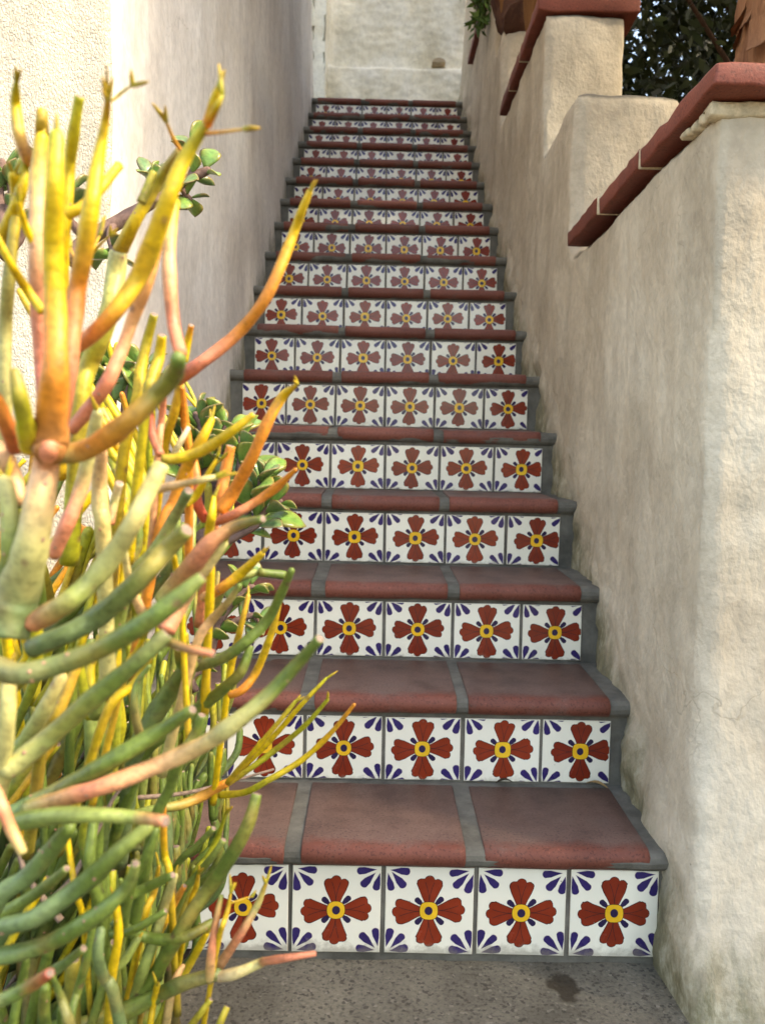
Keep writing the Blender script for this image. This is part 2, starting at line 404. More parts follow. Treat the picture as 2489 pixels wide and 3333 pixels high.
for k in range(NS):
    yf = Y0 + k * RUN - PROT
    ztop = zt(k) + HV + .008 + 2 * R_N
    zback = (zt(k + 1) - .001) if k + 1 < NS else ztop + .012
    slope = math.atan((zback - ztop) / (RUN + PROT))
    for i, xc in enumerate((-.311, 0.001, .312)):
        o = link('tread_tile', tms[rnd.randrange(5)], stair)
        o.location = (xc + rnd.uniform(-.003, .003), yf + rnd.uniform(-.003, .003), ztop + rnd.uniform(-.0015, .0015))
        o.rotation_euler = (slope + rnd.uniform(-.003, .003), rnd.uniform(-.005, .005), rnd.uniform(-.008, .008))
        o.scale = (1 + rnd.uniform(-.012, .008), 1, 1)
# mortar body of the flight
prof = [(Y0 - .004, GZ - .1)]
for k in range(NS):
    y = Y0 + k * RUN; ztop = zt(k) + HV + .008 + 2 * R_N - .0035; zback = (zt(k + 1) - .001 if k + 1 < NS else ztop + .012) - .003
    yf = y - PROT + .004; r = R_N - .002
    prof.append((y + .0035, zt(k) + HV + .005))
    for a in range(270, 89, -30): prof.append((yf + r + r * math.cos(rad(a)), ztop - r + r * math.sin(rad(a))))
    prof.append((y + RUN + .0035 if k < NS - 1 else 7.2, zback))
prof[0] = (Y0 + .0035, GZ - .1)
prof.append((7.2, GZ - .1))
vs = []; xs = [-.56 + 1.12 * t / 56 for t in range(57)]; n = len(prof)
for x in xs:
    for (py, pz) in prof:
        d = .0022 * fbm(x, py, pz, 14)
        vs.append((x, py + d, pz + d))
fs = []
for i in range(len(xs) - 1):
    for j in range(n - 1): fs.append((i * n + j, (i + 1) * n + j, (i + 1) * n + j + 1, i * n + j + 1))
fs.append(tuple(range(n))); fs.append(tuple((len(xs) - 1) * n + j for j in range(n))[::-1])
link('mortar_bed', mesh('mortar_bed', vs, fs, [M_grout], smooth=False), stair)
# strip of mortar under the lowest tiles
def box_mesh(name, x0, x1, y0, y1, z0, z1, mats, bev=.003, seg=2, sub=0, amp=0, sc=8):
    bm = bmesh.new(); bmesh.ops.create_cube(bm, size=1)
    for v in bm.verts: v.co = Vector((x0 + (v.co.x + .5) * (x1 - x0), y0 + (v.co.y + .5) * (y1 - y0), z0 + (v.co.z + .5) * (z1 - z0)))
    if sub: bmesh.ops.subdivide_edges(bm, edges=[e for e in bm.edges if e.calc_length() > .07], cuts=sub, use_grid_fill=True)
    if bev:
        ed = [e for e in bm.edges if len(e.link_faces) == 2 and e.calc_face_angle(0) > .6]
        bmesh.ops.bevel(bm, geom=ed, offset=bev, segments=seg, affect='EDGES', profile=.6)
    if amp:
        for v in bm.verts:
            q = v.co; v.co = q + Vector((fbm(q.x + 5, q.y, q.z, sc), fbm(q.x, q.y + 9, q.z, sc), fbm(q.x, q.y, q.z + 3, sc))) * amp
    bmesh.ops.recalc_face_normals(bm, faces=bm.faces)
    me = bpy.data.meshes.new(name); bm.to_mesh(me); bm.free()
    for m in mats: me.materials.append(m)
    me.polygons.foreach_set('use_smooth', [True] * len(me.polygons))
    return me

# ------------------------------------------------------------------ ground
def concrete():
    m, nt, b = newmat('worn_concrete', .95, .2)
    tc = N(nt, 'ShaderNodeTexCoord').outputs['Object']
    n1 = tex(nt, 'ShaderNodeTexNoise', 5, tc, Detail=8.0, Roughness=.65)
    n2 = tex(nt, 'ShaderNodeTexNoise', 130, tc, Detail=3.0, Roughness=.7)
    v = tex(nt, 'ShaderNodeTexVoronoi', 190, tc)
    r1 = ramp(nt, [(.3, (.10, .088, .066)), (.52, (.17, .15, .115)), (.75, (.235, .21, .16))]); nt.links.new(n1.outputs[0], r1.inputs[0])
    r2 = ramp(nt, [(.33, g(.5)), (.47, g(.95)), (.6, g(1.05)), (.70, g(1.35))]); nt.links.new(n2.outputs[0], r2.inputs[0])
    c = mix(nt, .85, r1.outputs[0], r2.outputs[0], 'MULTIPLY')
    hv = N(nt, 'ShaderNodeSeparateColor'); nt.links.new(v.outputs['Color'], hv.inputs[0])
    rr = ramp(nt, [(.96, g(0)), (.98, g(1))]); nt.links.new(hv.outputs[0], rr.inputs[0])
    c = mix(nt, mth(nt, 'MULTIPLY', rr.outputs[0], .28), c, (.36, .32, .26))
    rk = ramp(nt, [(.90, g(0)), (.93, g(1))]); nt.links.new(hv.outputs[1], rk.inputs[0])
    c = mix(nt, mth(nt, 'MULTIPLY', rk.outputs[0], .6), c, (.04, .035, .03))
    # dark spill near the right corner
    mp = N(nt, 'ShaderNodeMapping'); mp.inputs['Location'].default_value = (-.302, -1.405, .031); nt.links.new(tc, mp.inputs[0])
    ns = tex(nt, 'ShaderNodeTexNoise', 22, tc, Detail=5.0)
    va = nt.nodes.new('ShaderNodeVectorMath'); va.operation = 'MULTIPLY_ADD'; nt.links.new(ns.outputs['Color'], va.inputs[0])
    va.inputs[1].default_value = (.05, .05, 0); nt.links.new(mp.outputs[0], va.inputs[2])
    vb = nt.nodes.new('ShaderNodeVectorMath'); vb.operation = 'SUBTRACT'; nt.links.new(va.outputs[0], vb.inputs[0]); vb.inputs[1].default_value = (.025, .025, 0)
    vc = nt.nodes.new('ShaderNodeVectorMath'); vc.operation = 'MULTIPLY'; nt.links.new(vb.outputs[0], vc.inputs[0]); vc.inputs[1].default_value = (1, .62, 0)
    ln = nt.nodes.new('ShaderNodeVectorMath'); ln.operation = 'LENGTH'; nt.links.new(vc.outputs[0], ln.inputs[0])
    rs = ramp(nt, [(.020, g(1)), (.027, g(0))]); nt.links.new(ln.outputs['Value'], rs.inputs[0])
    c = mix(nt, mth(nt, 'MULTIPLY', rs.outputs[0], .85), c, (.035, .026, .016))
    # grime collecting in the corner under the first riser
    nt.links.new(c, b.inputs['Base Color'])
    n = bump(nt, n1.outputs[0], .4, .01); n = bump(nt, n2.outputs[0], .8, .0035, n)
    nt.links.new(n, b.inputs['Normal'])
    return m
M_conc = concrete()
M_soil = simple('dark_soil', (.028, .02, .014), .95, .1, 40, .5, 1.0, .02)
M_path = simple('far_ground', (.16, .13, .09), .95, .1, 4, .3, .6, .02)
def grid(name, x0, x1, y0, y1, z, nx, ny, mats, amp=0, sc=6, smooth=True):
    vs = []
    for j in range(ny + 1):
        for i in range(nx + 1):
            x = x0 + (x1 - x0) * i / nx; y = y0 + (y1 - y0) * j / ny
            vs.append((x, y, z + amp * fbm(x, y, 0, sc)))
    fs = [(j * (nx + 1) + i, j * (nx + 1) + i + 1, (j + 1) * (nx + 1) + i + 1, (j + 1) * (nx + 1) + i) for j in range(ny) for i in range(nx)]
    return mesh(name, vs, fs, mats, smooth=smooth)
tag(link('ground', grid('ground', -60, 60, -60, 60, -.12, 8, 8, [M_path])), 'bare earth stretching away around the steps', kind='structure')
tag(link('pavement', grid('pavement', -.34, 3, -1.5, Y0 + .05, GZ, 130, 110, [M_conc], .0025, 9)), 'worn grey concrete pavement at the foot of the steps', kind='structure')
tag(link('planting_bed', grid('planting_bed', -3, -.33, -1.5, 1.62, GZ + .012, 60, 60, [M_soil], .02, 7)), 'dark soil bed under the succulents', kind='structure')

# ------------------------------------------------------------------ walls
def sweep_wall(name, path, z0, z1, step, mats, pick, amp, lean=None):
    # path: list of (x,y,nx,ny); resampled already
    nz = int((z1 - z0) / step); vs = []; mi = []
    for (x, y, nx, ny, mt) in path:
        for j in range(nz + 1):
            z = z0 + (z1 - z0) * j / nz
            d = amp * (1.1 * fbm(x, y, z * .7, 1.6, 2) + .40 * fbm(x * 1.0, y, z * .7, 7, 3) + .18 * fbm(x, y, z * .7, 26, 2))
            if lean: d += lean(x, y, z)
            vs.append((x + nx * d, y + ny * d, z))
    fs = []
    for i in range(len(path) - 1):
        for j in range(nz):
            fs.append((i * (nz + 1) + j, (i + 1) * (nz + 1) + j, (i + 1) * (nz + 1) + j + 1, i * (nz + 1) + j + 1)); mi.append(path[i][4])
    return mesh(name, vs, fs, mats, mi, smooth=True)
def line_pts(a, b, nrm, step, mt):
    L = math.dist(a, b); n = max(1, int(L / step))
    return [(a[0] + (b[0] - a[0]) * i / n, a[1] + (b[1] - a[1]) * i / n, nrm[0], nrm[1], mt) for i in range(n)]
def arc_pts(c, r, a0, a1, n, mt):
    return [(c[0] + r * math.cos(rad(a0 + (a1 - a0) * i / n)), c[1] + r * math.sin(rad(a0 + (a1 - a0) * i / n)),
             math.cos(rad(a0 + (a1 - a0) * i / n)), math.sin(rad(a0 + (a1 - a0) * i / n)), mt) for i in range(n)]
def stair_z(y): return (y - Y0) * RISE / RUN
def lean_left(x, y, z):
    s = z - max(stair_z(y), -.03) - .05
    return (-.016 * (1 - math.exp(-max(s, 0) / .35))) if x > -.6 else 0.0
XL = -.493
lr = .03
path = line_pts((-2.6, 1.56), (XL - lr, 1.56), (0, -1), .03, 0)
path += arc_pts((XL - lr, 1.56 + lr), lr, -90, 0, 6, 0)
path += line_pts((XL, 1.56 + lr), (XL, 6.02), (1, 0), .022, 1)
path += arc_pts((XL - .04, 6.02), .04, 0, 90, 4, 1)
path += line_pts((XL - .04, 6.06), (-1.4, 6.06), (0, 1), .1, 1)
path.append((-1.4, 6.06, 0, 1, 1))
lw = empty('building', (-1.2, 3.5, GZ)); tag(lw, 'tall stucco building wall rising along the left side of the steps', 'building')
link('wall', sweep_wall('building_wall', path, -.1, 5.6, .024, [M_facade, M_left], None, .010, lean_left), lw)
rf = box_mesh('roof', -2.6, XL - .02, 1.58, 6.05, 5.6, 5.7, [M_left], 0); link('roof', rf, lw)

# right wall: stepped masses merged into one stucco body, then cut with an uneven hand-trowelled surface
XR = .506
def remeshed(boxes, voxel, smooth_n, mats, matfn, disp):
    bm = bmesh.new()
    for (x0, x1, y0, y1, z0, z1, ty) in boxes:
        r = bmesh.ops.create_cube(bm, size=1)
        for v in r['verts']:
            hi = v.co.z > 0
            v.co = Vector((x0 if v.co.x < 0 else x1, (y0 + (ty if hi else 0)) if v.co.y < 0 else y1, z0 if v.co.z < 0 else z1))
    me = bpy.data.meshes.new('tmp'); bm.to_mesh(me); bm.free()
    o = bpy.data.objects.new('tmp', me); C.objects.link(o)
    md = o.modifiers.new('r', 'REMESH'); md.mode = 'VOXEL'; md.voxel_size = voxel
    ms = o.modifiers.new('s', 'SMOOTH'); ms.iterations = smooth_n; ms.factor = .5
    dg = bpy.context.evaluated_depsgraph_get(); ev = o.evaluated_get(dg); out = bpy.data.meshes.new_from_object(ev)
    C.objects.unlink(o); bpy.data.objects.remove(o)
    nv = len(out.vertices); co = np.empty(nv * 3, np.float32); out.vertices.foreach_get('co', co); co = co.reshape(-1, 3)
    no = np.empty(nv * 3, np.float32); out.vertices.foreach_get('normal', no); no = no.reshape(-1, 3)
    for i in range(nv):
        x, y, z = (float(t) for t in co[i]); nx, ny, nz = (float(t) for t in no[i])
        co[i] += no[i] * disp(x, y, z, nx, ny, nz)
        if y < 1.6: co[i][1] -= .12 * (max(0, .66 - z) / .66) ** 1.5 * min(1, (1.6 - y) / .15)
    out.vertices.foreach_set('co', co.ravel()); out.materials.clear()
    for m in mats: out.materials.append(m)
    out.polygons.foreach_set('use_smooth', [True] * len(out.polygons)); out.update()
    return out
def disp_right(x, y, z, nx, ny, nz):
    d = .012 * fbm(x, y, z * .7, 1.7, 2) + .0065 * fbm(x, y, z * .5, 6.5, 3) + .0022 * fbm(x, y, z * .6, 27, 2)
    if nx < -.3 and x < .6:
        s = z - max(stair_z(y + .12), GZ) 
        if s > -.3:
            d += .022 * math.exp(-max(s, 0) / .16) * (.55 + .6 * fbm(x, y, z, 6)) - .012 * (1 - math.exp(-max(s, 0) / .5))
            # torn lower edge of the plaster coat
            if s < .16: d += .009 * fbm(x, y, z, 19, 4)
        if y < 1.6: d += .06 * max(0, .40 - z) ** 1.4
    if ny < -.3 and y < 1.6: d += .004 * fbm(x, y, z, 14, 3)
    return d
S1, S2, S3, S4, S5, S6 = 1.43, 1.895, 2.385, 2.83, 3.285, 4.7
boxes = [(XR, .82, 1.43, 2.52, -.12, S1, .02), (XR, 2.6, 1.43, 1.72, -.12, S1, .02),
         (XR, .82, 2.50, 3.02, -.10, S2, 0.015), (XR, .80, 2.96, 4.08, .3, S3, .09), (XR, .84, 4.02, 4.38, .8, S4, .05),
         (XR, .80, 4.34, 5.55, 1., S5, .04), (XR, .86, 5.50, 6.1, 1.5, S6, 0)]
rw = empty('garden_wall', (.65, 3.2, GZ)); tag(rw, 'cream stucco wall stepping up along the right side with red coping', 'wall')
link('stucco_body', remeshed(boxes, .0165, 10, [M_right], None, disp_right), rw)
# coping tiles
def coping(x0, x1, y0, y1, z0, z1):
    link('coping_tile', box_mesh('coping_tile', x0, x1, y0, y1, z0, z1, [M_cap], .005, 2, 9, .0042, 17), rw)
def jnt(x0, x1, y0, y1, z0, z1):
    link('mortar_joint', box_mesh('mortar_joint', x0, x1, y0, y1, z0, z1, [M_joint], .001, 1), rw)
cx0 = .487
coping(cx0, .80, 1.395, 1.775, 1.434, 1.470); jnt(cx0 - .001, .79, 1.776, 1.784, 1.433, 1.471)
coping(cx0, .80, 1.785, 2.105, 1.436, 1.474); jnt(cx0 - .001, .79, 2.106, 2.113, 1.436, 1.476)
coping(cx0, .80, 2.114, 2.44, 1.441, 1.480)
for i in range(6): coping(.803 + i * .31, .803 + i * .31 + .302, 1.393, 1.72, 1.427, 1.469)
coping(cx0 + .004, .84, 3.04, 3.42, 2.385, 2.428); jnt(cx0 + .003, .83, 3.421, 3.428, 2.384, 2.429)
coping(cx0 + .004, .84, 3.429, 3.68, 2.385, 2.43); jnt(cx0 + .003, .83, 3.681, 3.688, 2.384, 2.431)
coping(cx0 + .004, .84, 3.689, 3.95, 2.387, 2.432)
for (a, b_) in ((4.36, 4.72), (4.73, 5.09), (5.10, 5.46)): coping(cx0, .83, a, b_, 3.285, 3.328)
# crumbling bedding mortar at the front corner of the coping
for i in range(4):
    y = 1.44 + i * .034
    link('bedding_mortar', box_mesh('bedding_mortar', .4985 + rnd.uniform(0, .004), .60, y, y + rnd.uniform(.028, .034), 1.402 + .003 * i + rnd.uniform(0, .007), 1.4275, [M_joint], .004, 1, 2, .006, 30), rw)
for i in range(12):
    x = .50 + i * .06
    link('bedding_mortar', box_mesh('bedding_mortar', x, x + .059, 1.437 + rnd.uniform(0, .010), 1.48, 1.418 + rnd.uniform(0, .005), 1.4268, [M_joint], .003, 1, 2, .006, 30), rw)

# terraces of soil behind the wall
def soil(x0, x1, y0, y1, z): 
    tag(link('terrace_soil', grid('terrace_soil', x0, x1, y0, y1, z, 20, 20, [M_soil], .02, 3)), 'dark planting terrace behind the wall', kind='structure')
soil(.6, 6, 1.6, 2.9, 1.33); soil(.6, 6, 2.85, 4.3, 1.62); soil(.6, 6, 4.2, 7.5, 2.1)

# back wall at the head of the stairs
def back_disp(x, z):
    d = .020 * fbm(x, 0, z, 3.2, 3) + .007 * fbm(x, 4, z * 1.6, 13, 4)
    panel = 1 / (1 + math.exp(-(z - 3.915) / .006))                     # recessed panel above the ledge
    left = 1 / (1 + math.exp(-(x + .435) / .006)); d += .09 * panel * left
    d += .05 * (1 / (1 + math.exp(-(-x - .45) / .004))) * 0
    return d
vs = []; nx, nz = 150, 170
for j in range(nz + 1):
    for i in range(nx + 1):
        x = -.75 + 1.7 * i / nx; z = 3.0 + 2.2 * j / nz
        vs.append((x, 6.9 + back_disp(x, z), z))
fs = [(j * (nx + 1) + i, j * (nx + 1) + i + 1, (j + 1) * (nx + 1) + i + 1, (j + 1) * (nx + 1) + i) for j in range(nz) for i in range(nx)]
bw = empty('back_wall', (0, 6.95, 3.2)); tag(bw, 'whitewashed lumpy wall with a ledge at the head of the steps', 'wall')
link('plaster_face', mesh('plaster_face', vs, fs, [M_back], smooth=True), bw)
# small half-round scupper on the ledge
pts = [( .40 + .052 * math.cos(rad(a)), .032 * math.sin(rad(a))) for a in range(0, 181, 15)]
vs = [(p[0], 6.893, 3.948 + p[1]) for p in pts] + [(p[0], 6.99, 3.948 + p[1]) for p in pts]; n = len(pts)
fs = [tuple(range(n))[::-1], tuple(range(n, 2 * n))] + [(i, (i + 1) % n, (i + 1) % n + n, i + n) for i in range(n)]
M_hole = simple('scupper_clay', (.42, .34, .24), .9)
link('scupper', mesh('scupper', vs, fs, [M_hole]), bw)
sidew = box_mesh('pier', -.56, -.455, 6.62, 6.93, 3.0, 5.2, [M_back], .02, 3, 24, .010, 5)
link('pier', sidew, bw)

# ------------------------------------------------------------------ succulents
def succ(name, rough=.5):
    m, nt, b = newmat(name, rough, .45)
    at = N(nt, 'ShaderNodeAttribute'); at.attribute_name = 'col'
    tc = N(nt, 'ShaderNodeTexCoord').outputs['Object']
    n1 = tex(nt, 'ShaderNodeTexNoise', 45, tc, Detail=5.0, Roughness=.6)
    r1 = ramp(nt, [(.3, g(.78)), (.7, g(1.18))]); nt.links.new(n1.outputs[0], r1.inputs[0])
    c = mix(nt, .8, at.outputs['Color'], r1.outputs[0], 'MULTIPLY')
    v = tex(nt, 'ShaderNodeTexVoronoi', 60, tc)
    vr = ramp(nt, [(.09, g(1)), (.20, g(0))]); nt.links.new(v.outputs['Distance'], vr.inputs[0])
    hv = N(nt, 'ShaderNodeSeparateColor'); nt.links.new(v.outputs['Color'], hv.inputs[0])
    s = ramp(nt, [(.60, g(0)), (.64, g(1))]); nt.links.new(hv.outputs[0], s.inputs[0])
    nb = tex(nt, 'ShaderNodeTexNoise', 16, tc, Detail=3.0); nbr = ramp(nt, [(.52, g(0)), (.70, g(1))]); nt.links.new(nb.outputs[0], nbr.inputs[0])
    c = mix(nt, mth(nt, 'MULTIPLY', nbr.outputs[0], .45), c, (.5, .85, .5), 'MULTIPLY') if 'leaf' in name else mix(nt, mth(nt, 'MULTIPLY', nbr.outputs[0], .35), c, (.46, .22, .06))
    c = mix(nt, mth(nt, 'MULTIPLY', mth(nt, 'MULTIPLY', vr.outputs[0], s.outputs[0]), .6), c, (.14, .06, .045))
    fl = tex(nt, 'ShaderNodeTexNoise', 210, tc, Detail=3.0, Roughness=.6); flr = ramp(nt, [(.34, g(.62)), (.5, g(1.0)), (.68, g(1.15))]); nt.links.new(fl.outputs[0], flr.inputs[0])
    c = mix(nt, .7, c, flr.outputs[0], 'MULTIPLY')
    nt.links.new(c, b.inputs['Base Color'])
    b.inputs['Subsurface Weight'].default_value = .0
    n2 = tex(nt, 'ShaderNodeTexNoise', 90, tc, Detail=3.0)
    nt.links.new(bump(nt, fl.outputs[0], .35, .0008, bump(nt, n2.outputs[0], .45, .003)), b.inputs['Normal'])
    return m
M_stem = succ('pencil_stem')
M_leaf = succ('jade_leaf', .3)
M_bark = simple('jade_bark', (.16, .10, .085), .85, .2, 60, .4, .8, .004)
M_scar = simple('stem_scar', (.22, .16, .13), .9, .2, 150, .5, .8, .002)
COL = dict(Y=(.68, .47, .014), G=(.38, .38, .022), O=(.72, .26, .03), P=(.72, .25, .14), H=(.78, .45, .22), K=(.55, .51, .20),
           E=(.135, .20, .035), L=(.25, .31, .075), B=(.135, .20, .075), V=(.26, .22, .03), R=(.52, .10, .05), D=(.035, .058, .018), M=(.55, .34, .025), W=(.72, .58, .40), N=(.42, .17, .05))
for _k in COL: COL[_k] = tuple(x * .80 for x in COL[_k])
def lerp(a, b, t): return tuple(a[i] + (b[i] - a[i]) * t for i in range(3))
def cr(p0, p1, p2, p3, t):
    return .5 * ((2 * p1) + (-p0 + p2) * t + (2 * p0 - 5 * p1 + 4 * p2 - p3) * t * t + (-p0 + 3 * p1 - 3 * p2 + p3) * t ** 3)
def tube(pts, rads, cols, sides=10, seed=0, cut=False, sub=5):
    """pts base->tip; returns verts, faces, colours, material indices"""
    P, Rr, T = [], [], []
    n = len(pts)
    for i in range(n - 1):
        p0, p1, p2, p3 = pts[max(i - 1, 0)], pts[i], pts[i + 1], pts[min(i + 2, n - 1)]
        for s in range(sub):
            t = s / sub; P.append(cr(p0, p1, p2, p3, t)); Rr.append(rads[i] + (rads[i + 1] - rads[i]) * t); T.append((i + t) / (n - 1))
    P.append(pts[-1]); Rr.append(rads[-1]); T.append(1.0)
    L = [0]
    for i in range(1, len(P)): L.append(L[-1] + (P[i] - P[i - 1]).length)
    vs, cs, fs, mi = [], [], [], []
    up = Vector((.3, -.9, .2)).normalized(); rs = random.Random(seed)
    rings = []
    for i, p in enumerate(P):
        t = (P[min(i + 1, len(P) - 1)] - P[max(i - 1, 0)]).normalized()
        a = (up - t * up.dot(t)); a = a.normalized() if a.length > 1e-5 else t.orthogonal().normalized(); up = a
        rings.append((p, t, a, Rr[i] * (1 + .11 * noise.noise(Vector((L[i] * 60, seed * 1.7, 0))) + (.09 * math.exp(-((L[i] * 9 + seed * .37) % 1.0 - .5) ** 2 / .004) if L[i] > .02 else .08)), T[i]))
    p, t, a, r, _ = rings[-1]
    if cut: rings.append((p + t * r * .12, t, a, r * .86, 1.0))
    else:
        for q in (30, 55, 78): rings.append((p + t * r * 1.15 * math.sin(rad(q)), t, a, r * math.cos(rad(q)), 1.0))
    nc = len(cols) - 1
    for (p, t, a, r, tt) in rings:
        b = t.cross(a); x = min(tt, .9999) * nc; i0 = int(x); c = lerp(COL[cols[i0]], COL[cols[i0 + 1]], x - i0) if nc else COL[cols[0]]
        for s in range(sides):
            an = 2 * math.pi * s / sides
            vs.append(p + (a * math.cos(an) + b * math.sin(an)) * r * (1 + .03 * math.cos(3 * an + seed)))
            k = 1 + .22 * noise.noise(Vector((s * .9, tt * 9, seed * 2.3)))
            cs.append(tuple(min(1, u * k) for u in c))
    m = len(rings)
    for i in range(m - 1):
        for s in range(sides):
            s2 = (s + 1) % sides; fs.append((i * sides + s, i * sides + s2, (i + 1) * sides + s2, (i + 1) * sides + s)); mi.append(0)
    fs.append(tuple(range(sides))[::-1]); mi.append(0)
    fs.append(tuple((m - 1) * sides + s for s in range(sides))); mi.append(1 if cut else 0)
    # wart-like leaf scars
    for q in range(rs.randint(2, 6)):
        i = rs.randrange(1, max(2, len(P) - 1)); p, t, a, r, tt = rings[min(i, m - 1)]; b = t.cross(a); an = rs.uniform(0, 6.28)
        d = (a * math.cos(an) + b * math.sin(an)); ce = p + d * r * .93; e = t; h = d.cross(t); rr = r * rs.uniform(.16, .26); bi = len(vs)
        for s in range(6): 
            vs.append(ce + (e * math.cos(s * 1.047) + h * math.sin(s * 1.047)) * rr); cs.append((.30, .16, .10))
        vs.append(ce + d * rr * .9); cs.append((.35, .2, .14))
        for s in range(6): fs.append((bi + s, bi + (s + 1) % 6, bi + 6)); mi.append(0)
    return vs, fs, cs, mi
def join(parts):
    V, F, Cc, Mi = [], [], [], []
    for (v, f, c, m) in parts:
        b = len(V); V += v; F += [tuple(i + b for i in q) for q in f]; Cc += c; Mi += m
    return V, F, Cc, Mi
def at(px, py, depth):
    """point of the place seen at (px,py) of the 2489x3333 photograph, depth metres ahead"""
    d = CM @ Vector(((px - 1244.5) / 2838.5, 1, -(py - 1666.5) / 2838.5))
    return CAM_POS + d * (depth / d.y)
CROP = dict(A=(0, 200, 1.5018), B=(0, 1000, 1.5018), C=(0, 1800, 1.3767), D=(0, 2500, 1.3767))
fire = empty('firestick_plant', (-.45, 1.0, GZ)); tag(fire, 'large firestick succulent with yellow, orange and green pencil stems in the left foreground', 'plant')
